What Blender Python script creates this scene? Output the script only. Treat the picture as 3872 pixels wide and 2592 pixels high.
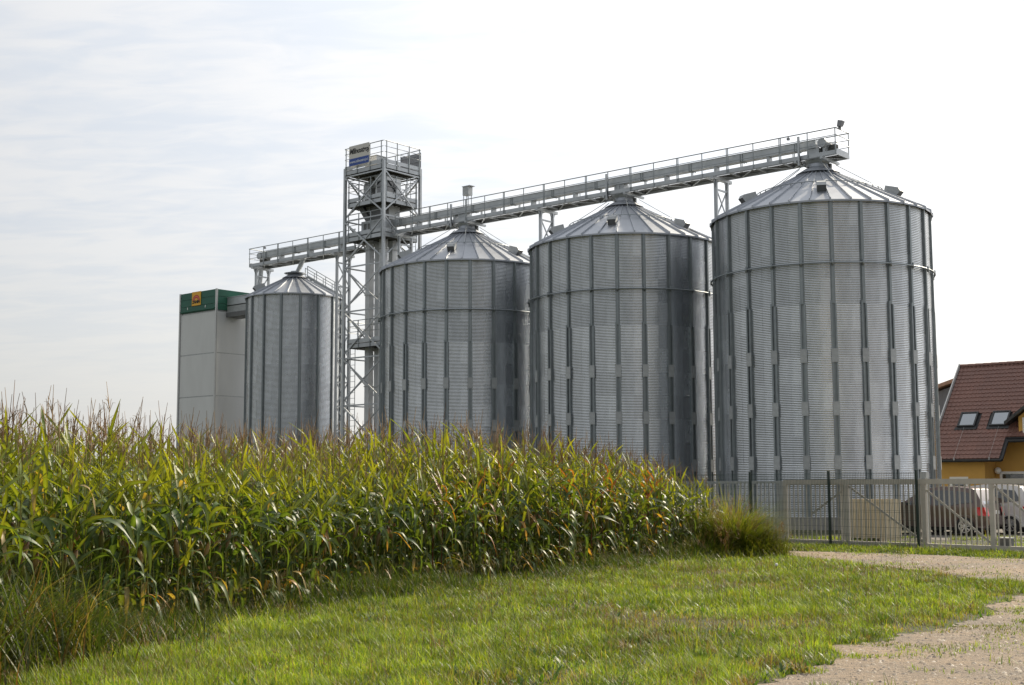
import bpy, bmesh, math, random
import numpy as np
from mathutils import Vector, Matrix
random.seed(7); RNG = np.random.default_rng(7)
scn = bpy.context.scene
for o in list(bpy.data.objects): bpy.data.objects.remove(o)
COL = scn.collection
R_ = math.radians; PI = math.pi

# ------------------------------------------------------------------ camera
FPX, TILT, ROLL, EYE = 4952.9, 0.1082, -0.0036, 1.7      # focal length in photo pixels, radians, metres
cF = Vector((0, math.cos(TILT), math.sin(TILT))); cR = Vector((1, 0, 0)); cU = cR.cross(cF)
cR2 = cR*math.cos(ROLL) + cU*math.sin(ROLL); cU2 = -cR*math.sin(ROLL) + cU*math.cos(ROLL)
cd = bpy.data.cameras.new('camera'); cam = bpy.data.objects.new('camera', cd); COL.objects.link(cam)
cd.sensor_width = 36; cd.lens = 36*FPX/3872; cd.clip_start = 0.1; cd.clip_end = 3000
M = Matrix((cR2, cU2, -cF)).transposed().to_4x4(); M.translation = (0, 0, EYE); cam.matrix_world = M
scn.camera = cam

# ------------------------------------------------------------------ sun and sky
SAZ, SEL = R_(42), R_(36)                    # azimuth clockwise from the viewing direction, elevation
SDIR = Vector((math.sin(SAZ)*math.cos(SEL), math.cos(SAZ)*math.cos(SEL), math.sin(SEL)))
sl = bpy.data.lights.new('sun', 'SUN'); sl.energy = 5.0; sl.angle = R_(0.9); sl.color = (1, 0.87, 0.68)
so = bpy.data.objects.new('sun', sl); COL.objects.link(so)
so.rotation_euler = (-SDIR).to_track_quat('-Z', 'Y').to_euler(); so.location = SDIR*200
scn.view_settings.view_transform = 'Standard'; scn.view_settings.look = 'None'
scn.view_settings.exposure = 0.45; scn.view_settings.gamma = 1; scn.view_settings.use_curve_mapping = False

W = bpy.data.worlds.new('World'); scn.world = W; W.use_nodes = True
nt = W.node_tree; N = nt.nodes; L = nt.links
N.clear()
out = N.new('ShaderNodeOutputWorld'); bg = N.new('ShaderNodeBackground'); L.new(bg.outputs[0], out.inputs[0])
bg.inputs['Strength'].default_value = 0.1
sky = N.new('ShaderNodeTexSky'); sky.sky_type = 'NISHITA'; sky.sun_disc = False
sky.sun_elevation = SEL; sky.sun_rotation = SAZ; sky.dust_density = 3.0; sky.air_density = 1.0
tc = N.new('ShaderNodeTexCoord')
def vmath(op, a, b=None):
    n = N.new('ShaderNodeVectorMath'); n.operation = op
    for i, x in enumerate((a, b)):
        if x is None: continue
        if hasattr(x, 'links'): L.new(x, n.inputs[i])
        else: n.inputs[i].default_value = x
    return n
def smath(op, a, b=None, c=None, clamp=False):
    n = N.new('ShaderNodeMath'); n.operation = op; n.use_clamp = clamp
    for i, x in enumerate((a, b, c)):
        if x is None: continue
        if hasattr(x, 'links'): L.new(x, n.inputs[i])
        else: n.inputs[i].default_value = x
    return n.outputs[0]
dirn = vmath('NORMALIZE', tc.outputs['Generated']).outputs[0]
sep = N.new('ShaderNodeSeparateXYZ'); L.new(dirn, sep.inputs[0])
zz = smath('MAXIMUM', sep.outputs['Z'], 0.0)
zden = smath('ADD', zz, 0.16)
comb = N.new('ShaderNodeCombineXYZ')                       # position on a flat cloud layer overhead
L.new(smath('DIVIDE', sep.outputs['X'], zden), comb.inputs[0]); L.new(smath('DIVIDE', sep.outputs['Y'], zden), comb.inputs[1])
mp = N.new('ShaderNodeMapping'); mp.inputs['Rotation'].default_value = (0, 0, R_(62)); mp.inputs['Scale'].default_value = (1.7, 4.6, 1)
L.new(comb.outputs[0], mp.inputs[0])
def wnoise(scale, detail, rough, vec, dist=0.0):
    n = N.new('ShaderNodeTexNoise'); n.inputs['Scale'].default_value = scale; n.inputs['Detail'].default_value = detail
    n.inputs['Roughness'].default_value = rough; n.inputs['Distortion'].default_value = dist; L.new(vec, n.inputs['Vector']); return n.outputs['Fac']
n1 = wnoise(1.0, 4, 0.5, mp.outputs[0], 0.4); n2 = wnoise(3.6, 5, 0.55, mp.outputs[0], 0.6)
cl = smath('ADD', smath('MULTIPLY', n1, 0.52), smath('MULTIPLY', n2, 0.48))
ss = N.new('ShaderNodeMapRange'); ss.interpolation_type = 'SMOOTHSTEP'; L.new(cl, ss.inputs[0])
ss.inputs[1].default_value = 0.36; ss.inputs[2].default_value = 0.60; ss.inputs[3].default_value = 0.0; ss.inputs[4].default_value = 1.0
dt = vmath('DOT_PRODUCT', dirn, tuple(SDIR)).outputs['Value']
dpos = smath('MAXIMUM', dt, 0.0)
glow = smath('MULTIPLY', smath('POWER', dpos, 2.0), 7.5)   # the cloud veil shines brighter round the sun
lum = smath('ADD', glow, 4.5)
cthin = N.new('ShaderNodeMix'); cthin.data_type = 'RGBA'
cthin.inputs['A'].default_value = (0.855, 0.895, 0.95, 1); cthin.inputs['B'].default_value = (1.0, 0.995, 0.99, 1)
L.new(ss.outputs[0], cthin.inputs['Factor'])
hz = N.new('ShaderNodeMapRange'); hz.interpolation_type = 'SMOOTHSTEP'; L.new(zz, hz.inputs[0])
hz.inputs[1].default_value = 0.0; hz.inputs[2].default_value = 0.22; hz.inputs[3].default_value = 0.0; hz.inputs[4].default_value = 1.0
chz = N.new('ShaderNodeMix'); chz.data_type = 'RGBA'; chz.inputs['A'].default_value = (0.96, 0.955, 0.93, 1)
L.new(cthin.outputs['Result'], chz.inputs['B']); L.new(hz.outputs[0], chz.inputs['Factor'])
cloudc = vmath('SCALE', chz.outputs['Result']); L.new(lum, cloudc.inputs['Scale'])
mixs = N.new('ShaderNodeMix'); mixs.data_type = 'RGBA'; mixs.inputs['Factor'].default_value = 0.86
L.new(sky.outputs[0], mixs.inputs['A']); L.new(cloudc.outputs[0], mixs.inputs['B'])
L.new(mixs.outputs['Result'], bg.inputs['Color'])

# ------------------------------------------------------------------ pixel helpers (directions only; distance from what a thing stands on)
def ray(x, y): return cF + cR2*((x-1936)/FPX) - cU2*((y-1296)/FPX)
def ground(x, y, z=0.0):
    d = ray(x, y); t = (z-EYE)/d.z; return Vector((0, 0, EYE)) + d*t
# silo row: U runs along the row towards the biggest-looking silo, T towards the camera side
SC, SB, SA, SS = Vector((12.605, 52.807)), Vector((5.171, 59.180)), Vector((-2.262, 65.552)), Vector((-12.425, 74.264))
UU = Vector((0.75921, -0.65085)); TT = Vector((-0.65085, -0.75921)); ROWANG = math.atan2(UU.y, UU.x)
def row(s, t, z=0.0): p = SA + UU*s + TT*t; return Vector((p.x, p.y, z))
def onplane(x, y, q, nrm):
    r = ray(x, y); t = (q.x*nrm.x+q.y*nrm.y)/(r.x*nrm.x+r.y*nrm.y); return Vector((0, 0, EYE)) + r*t

# ------------------------------------------------------------------ materials
MATS = {}
def mat(name, base, rough=0.5, metal=0.0, var=0.0, vscale=4.0, orand=0.0, bump=0.0, bscale=30.0, stretch=(1, 1, 1), spec=0.5, base2=None, coat=0.0, coords='Object'):
    m = bpy.data.materials.new(name); m.use_nodes = True; n = m.node_tree.nodes; l = m.node_tree.links
    b = n['Principled BSDF']; b.inputs['Roughness'].default_value = rough; b.inputs['Metallic'].default_value = metal
    b.inputs['Specular IOR Level'].default_value = spec; b.inputs['Coat Weight'].default_value = coat
    base = (*base, 1)
    t = n.new('ShaderNodeTexCoord'); mpn = n.new('ShaderNodeMapping'); mpn.inputs['Scale'].default_value = stretch
    l.new(t.outputs[coords], mpn.inputs[0])
    src = None
    if var or base2:
        nz = n.new('ShaderNodeTexNoise'); nz.inputs['Scale'].default_value = vscale; nz.inputs['Detail'].default_value = 6; nz.inputs['Roughness'].default_value = 0.62
        l.new(mpn.outputs[0], nz.inputs[0])
        mx = n.new('ShaderNodeMix'); mx.data_type = 'RGBA'
        mr = n.new('ShaderNodeMapRange'); mr.inputs[1].default_value = 0.3; mr.inputs[2].default_value = 0.7; l.new(nz.outputs['Fac'], mr.inputs[0]); l.new(mr.outputs[0], mx.inputs['Factor'])
        if base2: mx.inputs['A'].default_value = base; mx.inputs['B'].default_value = (*base2, 1)
        else:
            mx.inputs['A'].default_value = (*[c*(1-var) for c in base[:3]], 1); mx.inputs['B'].default_value = (*[min(1, c*(1+var)) for c in base[:3]], 1)
        src = mx.outputs['Result']
        rr = n.new('ShaderNodeMapRange'); rr.inputs[3].default_value = max(0.02, rough-0.08); rr.inputs[4].default_value = min(1, rough+0.1); l.new(nz.outputs['Fac'], rr.inputs[0]); l.new(rr.outputs[0], b.inputs['Roughness'])
    if orand:
        oi = n.new('ShaderNodeObjectInfo'); hv = n.new('ShaderNodeHueSaturation')
        mr2 = n.new('ShaderNodeMapRange'); mr2.inputs[3].default_value = 1-orand; mr2.inputs[4].default_value = 1+orand; l.new(oi.outputs['Random'], mr2.inputs[0]); l.new(mr2.outputs[0], hv.inputs['Value'])
        if src: l.new(src, hv.inputs['Color'])
        else: hv.inputs['Color'].default_value = base
        src = hv.outputs[0]
    if src: l.new(src, b.inputs['Base Color'])
    else: b.inputs['Base Color'].default_value = base
    if bump:
        bn = n.new('ShaderNodeTexNoise'); bn.inputs['Scale'].default_value = bscale; bn.inputs['Detail'].default_value = 5; l.new(mpn.outputs[0], bn.inputs[0])
        bp = n.new('ShaderNodeBump'); bp.inputs['Strength'].default_value = bump; bp.inputs['Distance'].default_value = 0.02
        l.new(bn.outputs['Fac'], bp.inputs['Height']); l.new(bp.outputs[0], b.inputs['Normal'])
    MATS[name] = m; return m
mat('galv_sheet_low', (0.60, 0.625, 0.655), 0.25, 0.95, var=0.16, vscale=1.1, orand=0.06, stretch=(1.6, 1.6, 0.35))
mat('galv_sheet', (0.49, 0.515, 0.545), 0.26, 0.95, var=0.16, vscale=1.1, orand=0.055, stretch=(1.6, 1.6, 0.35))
mat('galv_roof', (0.40, 0.425, 0.465), 0.52, 0.8, var=0.10, vscale=1.5, orand=0.05)
mat('galv_rib', (0.27, 0.30, 0.315), 0.5, 0.75, var=0.12, vscale=5, orand=0.08)
mat('galv_plate', (0.42, 0.44, 0.45), 0.55, 0.6, var=0.14, vscale=9, orand=0.08)
mat('steel', (0.46, 0.485, 0.51), 0.48, 0.65, var=0.13, vscale=2.5, orand=0.08)
mat('steel_dark', (0.16, 0.165, 0.17), 0.6, 0.4, var=0.15, vscale=4)
mat('deck_steel', (0.12, 0.12, 0.115), 0.65, 0.4, var=0.2, vscale=6)
mat('rail_steel', (0.36, 0.39, 0.41), 0.5, 0.55, var=0.1, vscale=6)
mat('duct_steel', (0.56, 0.58, 0.60), 0.5, 0.45, var=0.10, vscale=2, orand=0.06)
mat('black_rubber', (0.02, 0.02, 0.02), 0.7)
mat('concrete', (0.30, 0.29, 0.275), 0.9, var=0.22, vscale=2.2, bump=0.3)
mat('white_panel', (0.60, 0.615, 0.62), 0.38, 0.0, var=0.05, vscale=1.2, orand=0.03, stretch=(1, 1, 0.3), bump=0.06, bscale=3, coat=0.3)
mat('panel_trim', (0.55, 0.56, 0.56), 0.4, 0.3)
mat('green_panel', (0.006, 0.105, 0.068), 0.45, 0.0, var=0.1, vscale=2, orand=0.05)
mat('sign_yellow', (0.80, 0.42, 0.02), 0.45); mat('sign_red', (0.50, 0.05, 0.03), 0.5); mat('sign_pink', (0.7, 0.16, 0.12), 0.5)
mat('ink_black', (0.012, 0.012, 0.014), 0.55); mat('sign_white', (0.66, 0.645, 0.61), 0.5); mat('sign_blue', (0.03, 0.085, 0.36), 0.5)
mat('sign_grey', (0.27, 0.28, 0.31), 0.6); mat('sign_text', (0.62, 0.66, 0.75), 0.5)
mat('plaster_orange', (0.55, 0.325, 0.085), 0.9, var=0.05, vscale=3, bump=0.15, bscale=60)
mat('plaster_grey', (0.22, 0.22, 0.24), 0.9, var=0.08, vscale=3)
mat('shed_wall', (0.30, 0.29, 0.275), 0.9, var=0.12, vscale=1.5)
mat('roof_tile', (0.165, 0.088, 0.073), 0.62, var=0.25, vscale=1.1, bump=0.2, bscale=40, base2=(0.215, 0.11, 0.088))
mat('roof_tile_pale', (0.42, 0.25, 0.17), 0.7, var=0.2, vscale=2)
mat('dark_trim', (0.03, 0.032, 0.035), 0.5, 0.2); mat('white_frame', (0.74, 0.74, 0.72), 0.5); mat('lamp_glass', (0.75, 0.74, 0.70), 0.3)
mat('gate_paint', (0.50, 0.465, 0.41), 0.5, 0.1, var=0.08, vscale=5, orand=0.05)
mat('brace_paint', (0.42, 0.40, 0.36), 0.8, 0.0, var=0.1, spec=0.12)
mat('gate_galv', (0.43, 0.44, 0.44), 0.5, 0.4, var=0.12, vscale=5, orand=0.06)
mat('fence_green', (0.006, 0.022, 0.017), 0.45); mat('wire_green', (0.02, 0.045, 0.038), 0.5)
mat('wood', (0.60, 0.505, 0.355), 0.75, var=0.16, vscale=3, stretch=(6, 6, 0.6), orand=0.12)
mat('car_brown', (0.13, 0.092, 0.08), 0.3, 0.5, coat=0.8); mat('car_white', (0.66, 0.65, 0.64), 0.3, 0.05, coat=0.8); mat('car_silver', (0.62, 0.66, 0.74), 0.28, 0.5, coat=0.8)
mat('tyre', (0.018, 0.018, 0.018), 0.8); mat('rim', (0.58, 0.58, 0.58), 0.35, 0.7); mat('tail_red', (0.55, 0.012, 0.015), 0.2, coat=0.6); mat('chrome', (0.7, 0.7, 0.7), 0.2, 0.9)
mat('plate_white', (0.7, 0.7, 0.7), 0.5); mat('interior', (0.02, 0.02, 0.02), 0.8)
mat('dandelion_white', (0.75, 0.74, 0.70), 0.9); mat('soil', (0.10, 0.075, 0.045), 0.95, var=0.25, vscale=3, bump=0.6)
def glass(name, col, rough=0.05):
    m = mat(name, col, rough, 0.0, spec=1.0, coat=1.0); return m
glass('glass_dark', (0.015, 0.02, 0.022)); mat('glass_sky', (0.33, 0.355, 0.38), 0.15, 1.0)
def leafmat(name, rough=0.42, trans=0.42, tcol=(1.7, 1.55, 0.6), orand=0.12, spec=0.45):
    m = bpy.data.materials.new(name); m.use_nodes = True; n = m.node_tree.nodes; l = m.node_tree.links
    b = n['Principled BSDF']; b.inputs['Roughness'].default_value = rough; b.inputs['Specular IOR Level'].default_value = spec
    a = n.new('ShaderNodeAttribute'); a.attribute_name = 'Col'
    hv = n.new('ShaderNodeHueSaturation'); oi = n.new('ShaderNodeObjectInfo'); mr = n.new('ShaderNodeMapRange')
    mr.inputs[3].default_value = 1-orand; mr.inputs[4].default_value = 1+orand; l.new(oi.outputs['Random'], mr.inputs[0]); l.new(mr.outputs[0], hv.inputs['Value'])
    l.new(a.outputs['Color'], hv.inputs['Color']); l.new(hv.outputs[0], b.inputs['Base Color'])
    tr = n.new('ShaderNodeBsdfTranslucent'); mm = n.new('ShaderNodeMix'); mm.data_type = 'RGBA'; mm.blend_type = 'MULTIPLY'; mm.inputs['Factor'].default_value = 1
    mm.clamp_result = False
    l.new(hv.outputs[0], mm.inputs['A']); mm.inputs['B'].default_value = (*tcol, 1); l.new(mm.outputs['Result'], tr.inputs['Color'])
    mx = n.new('ShaderNodeMixShader'); mx.inputs[0].default_value = trans; l.new(b.outputs[0], mx.inputs[1]); l.new(tr.outputs[0], mx.inputs[2])
    l.new(mx.outputs[0], n['Material Output'].inputs[0]); MATS[name] = m; return m
leafmat('corn_leaf', 0.45, 0.40, (1.8, 1.55, 0.38), 0.16, 0.32); leafmat('grass_blade', 0.5, 0.45, (1.5, 1.5, 0.6), 0.0); leafmat('dry_plant', 0.7, 0.25, (1.4, 1.2, 0.9), 0.1); leafmat('stone', 0.85, 0.0, (1, 1, 1), 0.0, 0.3)
def groundmat():
    m = bpy.data.materials.new('field_ground'); m.use_nodes = True; n = m.node_tree.nodes; l = m.node_tree.links; b = n['Principled BSDF']; b.inputs['Roughness'].default_value = 0.95
    t = n.new('ShaderNodeTexCoord')
    nz = n.new('ShaderNodeTexNoise'); nz.inputs['Scale'].default_value = 0.9; nz.inputs['Detail'].default_value = 8; nz.inputs['Roughness'].default_value = 0.7; l.new(t.outputs['Object'], nz.inputs[0])
    cr = n.new('ShaderNodeValToRGB'); cr.color_ramp.elements[0].position = 0.35; cr.color_ramp.elements[0].color = (0.05, 0.038, 0.02, 1)
    cr.color_ramp.elements[1].position = 0.62; cr.color_ramp.elements[1].color = (0.045, 0.06, 0.014, 1); l.new(nz.outputs['Fac'], cr.inputs[0]); l.new(cr.outputs[0], b.inputs['Base Color'])
    bn = n.new('ShaderNodeTexNoise'); bn.inputs['Scale'].default_value = 25; bn.inputs['Detail'].default_value = 6; l.new(t.outputs['Object'], bn.inputs[0])
    bp = n.new('ShaderNodeBump'); bp.inputs['Strength'].default_value = 0.8; bp.inputs['Distance'].default_value = 0.05; l.new(bn.outputs['Fac'], bp.inputs['Height']); l.new(bp.outputs[0], b.inputs['Normal'])
    MATS['field_ground'] = m
def gravelmat(name, c1, c2, c3):
    m = bpy.data.materials.new(name); m.use_nodes = True; n = m.node_tree.nodes; l = m.node_tree.links; b = n['Principled BSDF']; b.inputs['Roughness'].default_value = 0.92
    t = n.new('ShaderNodeTexCoord')
    def nz(s, d, r=0.6):
        x = n.new('ShaderNodeTexNoise'); x.inputs['Scale'].default_value = s; x.inputs['Detail'].default_value = d; x.inputs['Roughness'].default_value = r; l.new(t.outputs['Object'], x.inputs[0]); return x.outputs['Fac']
    a = nz(0.45, 7, 0.68); v = n.new('ShaderNodeTexVoronoi'); v.inputs['Scale'].default_value = 75; l.new(t.outputs['Object'], v.inputs[0])
    cr = n.new('ShaderNodeValToRGB'); cr.color_ramp.elements[0].position = 0.38; cr.color_ramp.elements[0].color = (*c1, 1); cr.color_ramp.elements[1].position = 0.6; cr.color_ramp.elements[1].color = (*c2, 1); l.new(a, cr.inputs[0])
    mx = n.new('ShaderNodeMix'); mx.data_type = 'RGBA'; l.new(cr.outputs[0], mx.inputs['A']); mx.inputs['B'].default_value = (*c3, 1)
    f = nz(9, 8, 0.75); mr = n.new('ShaderNodeMapRange'); mr.inputs[1].default_value = 0.5; mr.inputs[2].default_value = 0.68; l.new(f, mr.inputs[0])
    ml = n.new('ShaderNodeMath'); ml.operation = 'MULTIPLY'; ml.inputs[1].default_value = 0.75; l.new(mr.outputs[0], ml.inputs[0]); l.new(ml.outputs[0], mx.inputs['Factor'])
    hv = n.new('ShaderNodeHueSaturation'); l.new(mx.outputs['Result'], hv.inputs['Color'])
    sx = n.new('ShaderNodeSeparateColor'); l.new(v.outputs['Color'], sx.inputs[0]); m3 = n.new('ShaderNodeMapRange'); m3.inputs[3].default_value = 0.6; m3.inputs[4].default_value = 1.4; l.new(sx.outputs[0], m3.inputs[0]); l.new(m3.outputs[0], hv.inputs['Value'])
    l.new(hv.outputs[0], b.inputs['Base Color'])
    ad = n.new('ShaderNodeMath'); ad.operation = 'SUBTRACT'; l.new(nz(14, 6, 0.7), ad.inputs[0]); l.new(v.outputs['Distance'], ad.inputs[1])
    bp = n.new('ShaderNodeBump'); bp.inputs['Strength'].default_value = 0.8; bp.inputs['Distance'].default_value = 0.025; l.new(ad.outputs[0], bp.inputs['Height']); l.new(bp.outputs[0], b.inputs['Normal'])
    MATS[name] = m
groundmat()
gravelmat('gravel_tan', (0.33, 0.248, 0.165), (0.225, 0.188, 0.148), (0.115, 0.098, 0.08))
gravelmat('gravel_grey', (0.17, 0.155, 0.14), (0.21, 0.19, 0.165), (0.11, 0.10, 0.09))

# ------------------------------------------------------------------ mesh helpers
class MB:
    def __init__(s): s.v = []; s.f = []; s.c = []
    def add(s, verts, faces, col=None):
        b = len(s.v); s.v += [tuple(q) for q in verts]; s.f += [tuple(b+i for i in f) for f in faces]
        if col is not None: s.c += ([col]*len(verts) if isinstance(col, tuple) else list(col))
        return s
    def box(s, x0, x1, y0, y1, z0, z1):
        return s.add([(x0,y0,z0),(x1,y0,z0),(x1,y1,z0),(x0,y1,z0),(x0,y0,z1),(x1,y0,z1),(x1,y1,z1),(x0,y1,z1)],
                     [(0,3,2,1),(4,5,6,7),(0,1,5,4),(1,2,6,5),(2,3,7,6),(3,0,4,7)])
    def bar(s, p, q, w, h, up=(0, 0, 1)):                 # rectangular bar from p to q, w across, h along up
        p = Vector(p); q = Vector(q); d = (q-p).normalized(); up = Vector(up)
        if abs(d.dot(up)) > 0.99: up = Vector((1, 0, 0))
        x = d.cross(up).normalized()*(w/2); y = x.cross(d).normalized()*(h/2)
        vs = [p-x-y, p+x-y, p+x+y, p-x+y, q-x-y, q+x-y, q+x+y, q-x+y]
        return s.add(vs, [(0,3,2,1),(4,5,6,7),(0,1,5,4),(1,2,6,5),(2,3,7,6),(3,0,4,7)])
    def tube(s, pts, r, n=6, closed=False, cap=True, col=None):
        pts = [Vector(q) for q in pts]; m = len(pts); rs = r if isinstance(r, (list, tuple)) else [r]*m
        vs = []; px = None
        for i, q in enumerate(pts):
            a = pts[(i-1) % m] if (closed or i > 0) else q; b = pts[(i+1) % m] if (closed or i < m-1) else q
            d = (b-a).normalized(); ref = Vector((0, 0, 1)) if abs(d.z) < 0.95 else Vector((1, 0, 0))
            if px is None: x = d.cross(ref).normalized()
            else: x = (px - d*px.dot(d)).normalized()
            px = x; y = d.cross(x)
            vs += [q + (x*math.cos(2*PI*k/n) + y*math.sin(2*PI*k/n))*rs[i] for k in range(n)]
        fs = []
        for i in range(m if closed else m-1):
            j = (i+1) % m
            fs += [(i*n+k, i*n+(k+1) % n, j*n+(k+1) % n, j*n+k) for k in range(n)]
        if cap and not closed: fs += [tuple(range(n-1, -1, -1)), tuple((m-1)*n+k for k in range(n))]
        return s.add(vs, fs, col)
    def lathe(s, prof, n=24, cx=0, cy=0, axis='z', caps=True):
        vs = []; m = len(prof)
        for r, z in prof:
            for k in range(n):
                a = 2*PI*k/n; c, d = r*math.cos(a), r*math.sin(a)
                vs.append((cx+c, cy+d, z) if axis == 'z' else (c+cx, z, d+cy))
        fs = [(i*n+k, i*n+(k+1) % n, (i+1)*n+(k+1) % n, (i+1)*n+k) for i in range(m-1) for k in range(n)]
        if axis != 'z': fs = [tuple(reversed(f)) for f in fs]
        if caps: fs += [tuple(range(n)), tuple((m-1)*n+k for k in range(n))]
        return s.add(vs, fs)
    def mesh(s, name, m, smooth=False):
        me = bpy.data.meshes.new(name); me.from_pydata(s.v, [], s.f); me.update()
        if m: me.materials.append(MATS[m] if isinstance(m, str) else m)
        if smooth: me.polygons.foreach_set('use_smooth', [True]*len(me.polygons))
        if s.c:
            ca = me.color_attributes.new('Col', 'FLOAT_COLOR', 'POINT'); ca.data.foreach_set('color', np.array([(*c, 1.0) for c in s.c], dtype=np.float32).ravel())
        return me
    def build(s, name, m, parent=None, smooth=False, fix=True):
        me = s.mesh(name, m, smooth)
        if fix:
            bm = bmesh.new(); bm.from_mesh(me); bmesh.ops.recalc_face_normals(bm, faces=bm.faces); bm.to_mesh(me); bm.free()
        return link(name, me, parent)
def link(name, me, parent=None, loc=(0, 0, 0), rot=(0, 0, 0), scale=(1, 1, 1)):
    o = bpy.data.objects.new(name, me); COL.objects.link(o)
    o.location = loc; o.rotation_euler = rot; o.scale = scale
    if parent is not None: o.parent = parent
    return o
def tag(o, label=None, cat=None, group=None, kind=None):
    if label: o['label'] = label
    if cat: o['category'] = cat
    if group: o['group'] = group
    if kind: o['kind'] = kind
    return o
def thing(name, label, cat, loc=(0, 0, 0), rz=0.0, group=None):
    o = bpy.data.objects.new(name, None); COL.objects.link(o); o.empty_display_size = 0.3
    o.location = loc; o.rotation_euler = (0, 0, rz); return tag(o, label, cat, group)
def arrmesh(name, v, f, m, col=None, smooth=False):        # numpy triangles -> mesh
    me = bpy.data.meshes.new(name); v = np.asarray(v, np.float32); f = np.asarray(f, np.int32)
    me.vertices.add(len(v)); me.vertices.foreach_set('co', v.ravel())
    me.loops.add(f.size); me.loops.foreach_set('vertex_index', f.ravel())
    me.polygons.add(len(f)); me.polygons.foreach_set('loop_start', np.arange(0, f.size, f.shape[1], dtype=np.int32))
    me.update(calc_edges=True)
    if smooth: me.polygons.foreach_set('use_smooth', np.ones(len(f), bool))
    if col is not None:
        ca = me.color_attributes.new('Col', 'FLOAT_COLOR', 'POINT'); c4 = np.ones((len(v), 4), np.float32); c4[:, :3] = col; ca.data.foreach_set('color', c4.ravel())
    me.materials.append(MATS[m]); me.validate(); return me
_font = None
def textmesh(txt, size, m, name='lettering', shear=0.0, weight=0.0, depth=0.004, space=1.0, align='CENTER', sx=1.0):
    cu = bpy.data.curves.new('txt', 'FONT'); cu.body = txt; cu.size = size; cu.shear = shear; cu.offset = weight; cu.extrude = depth; cu.align_x = align; cu.align_y = 'CENTER'; cu.space_character = space
    o = bpy.data.objects.new('txt', cu); COL.objects.link(o); dg = bpy.context.evaluated_depsgraph_get(); dg.update()
    me = bpy.data.meshes.new_from_object(o.evaluated_get(dg)); bpy.data.objects.remove(o); bpy.data.curves.remove(cu)
    for q in me.vertices: q.co.x *= sx
    me.materials.clear(); me.materials.append(MATS[m]); me.name = name; return me
def vnoise(x, y, seed=0, scale=1.0):
    g = np.random.default_rng(seed).random((64, 64)); x = np.asarray(x)*scale; y = np.asarray(y)*scale
    xi = np.floor(x).astype(int); yi = np.floor(y).astype(int); fx = x-xi; fy = y-yi; fx = fx*fx*(3-2*fx); fy = fy*fy*(3-2*fy)
    a = g[xi % 64, yi % 64]; b = g[(xi+1) % 64, yi % 64]; c = g[xi % 64, (yi+1) % 64]; d = g[(xi+1) % 64, (yi+1) % 64]
    return (a*(1-fx)+b*fx)*(1-fy)+(c*(1-fx)+d*fx)*fy
def inpoly(px, py, poly):
    r = np.zeros(len(px), bool); n = len(poly)
    for i in range(n):
        x1, y1 = poly[i]; x2, y2 = poly[(i+1) % n]
        c = ((y1 > py) != (y2 > py)); xx = (x2-x1)*(py-y1)/((y2-y1) or 1e-9)+x1; r ^= c & (px < xx)
    return r

# ================================================================== ground, lane, yard
me = bpy.data.meshes.new('ground'); S_ = 1500
me.from_pydata([(-S_, -S_, 0), (S_, -S_, 0), (S_, S_, 0), (-S_, S_, 0)], [], [(0, 1, 2, 3)]); me.materials.append(MATS['field_ground'])
tag(link('ground', me), 'flat earthy field ground reaching to the horizon', kind='structure')
ROAD = [(1.7, 9.4), (2.1, 10.6), (2.49, 11.36), (2.93, 12.35), (3.5, 13.3), (3.95, 14.0), (4.7, 15.0), (5.4, 15.7), (6.3, 17.0), (7.1, 18.6), (7.78, 20.2), (9.4, 21.2), (10.8, 22.0), (10.2, 22.7),
        (8.9, 23.05), (8.25, 23.3), (8.2, 25.1), (7.6, 27.7), (6.8, 30.2), (6.35, 32.9), (4.6, 36), (2, 39.5), (2.7, 40.2), (5.2, 36.9), (7.05, 33.8), (8.85, 32.4), (11.49, 29.8), (18, 23), (30, 12), (30, 3), (0.6, 3), (1.2, 7.5)]
def rough_outline(poly, step, amp, seed):
    rg = random.Random(seed); o = []
    for i in range(len(poly)):
        a = Vector(poly[i]); b = Vector(poly[(i+1) % len(poly)]); n = max(1, int((b-a).length/step)); d = (b-a); nr = Vector((-d.y, d.x)).normalized()
        if (a.x > 17 or b.x > 17): o.append(tuple(a)); continue
        for k in range(n): q = a + d*(k/n) + nr*rg.uniform(-amp, amp); o.append((q.x, q.y))
    return o
ROAD = [(x-0.38, y-0.1) if (y < 21 and x < 8) else (x, y) for x, y in ROAD]
ROADR = rough_outline(rough_outline(ROAD, 0.6, 0.22, 8), 0.10, 0.08, 3)
me = bpy.data.meshes.new('gravel_lane'); me.from_pydata([(x, y, 0.005) for x, y in ROADR], [], [tuple(range(len(ROADR)))]); me.materials.append(MATS['gravel_tan'])
tag(link('gravel_lane', me), 'pale tan gravel lane curving in front of the gate', kind='structure')
YARD = [(11.0, 41.5), (12.6, 40.2), (15.5, 36.5), (40, 10), (60, 40), (34, 74), (26, 66), (17.5, 56), (14.4, 47.2)]
me = bpy.data.meshes.new('gravel_yard'); YR = rough_outline(YARD, 0.4, 0.15, 5); me.from_pydata([(x, y, 0.004) for x, y in YR], [], [tuple(range(len(YR)))]); me.materials.append(MATS['gravel_grey'])
tag(link('gravel_yard', me), 'grey gravel yard behind the gate under the cars', kind='structure')

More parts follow.
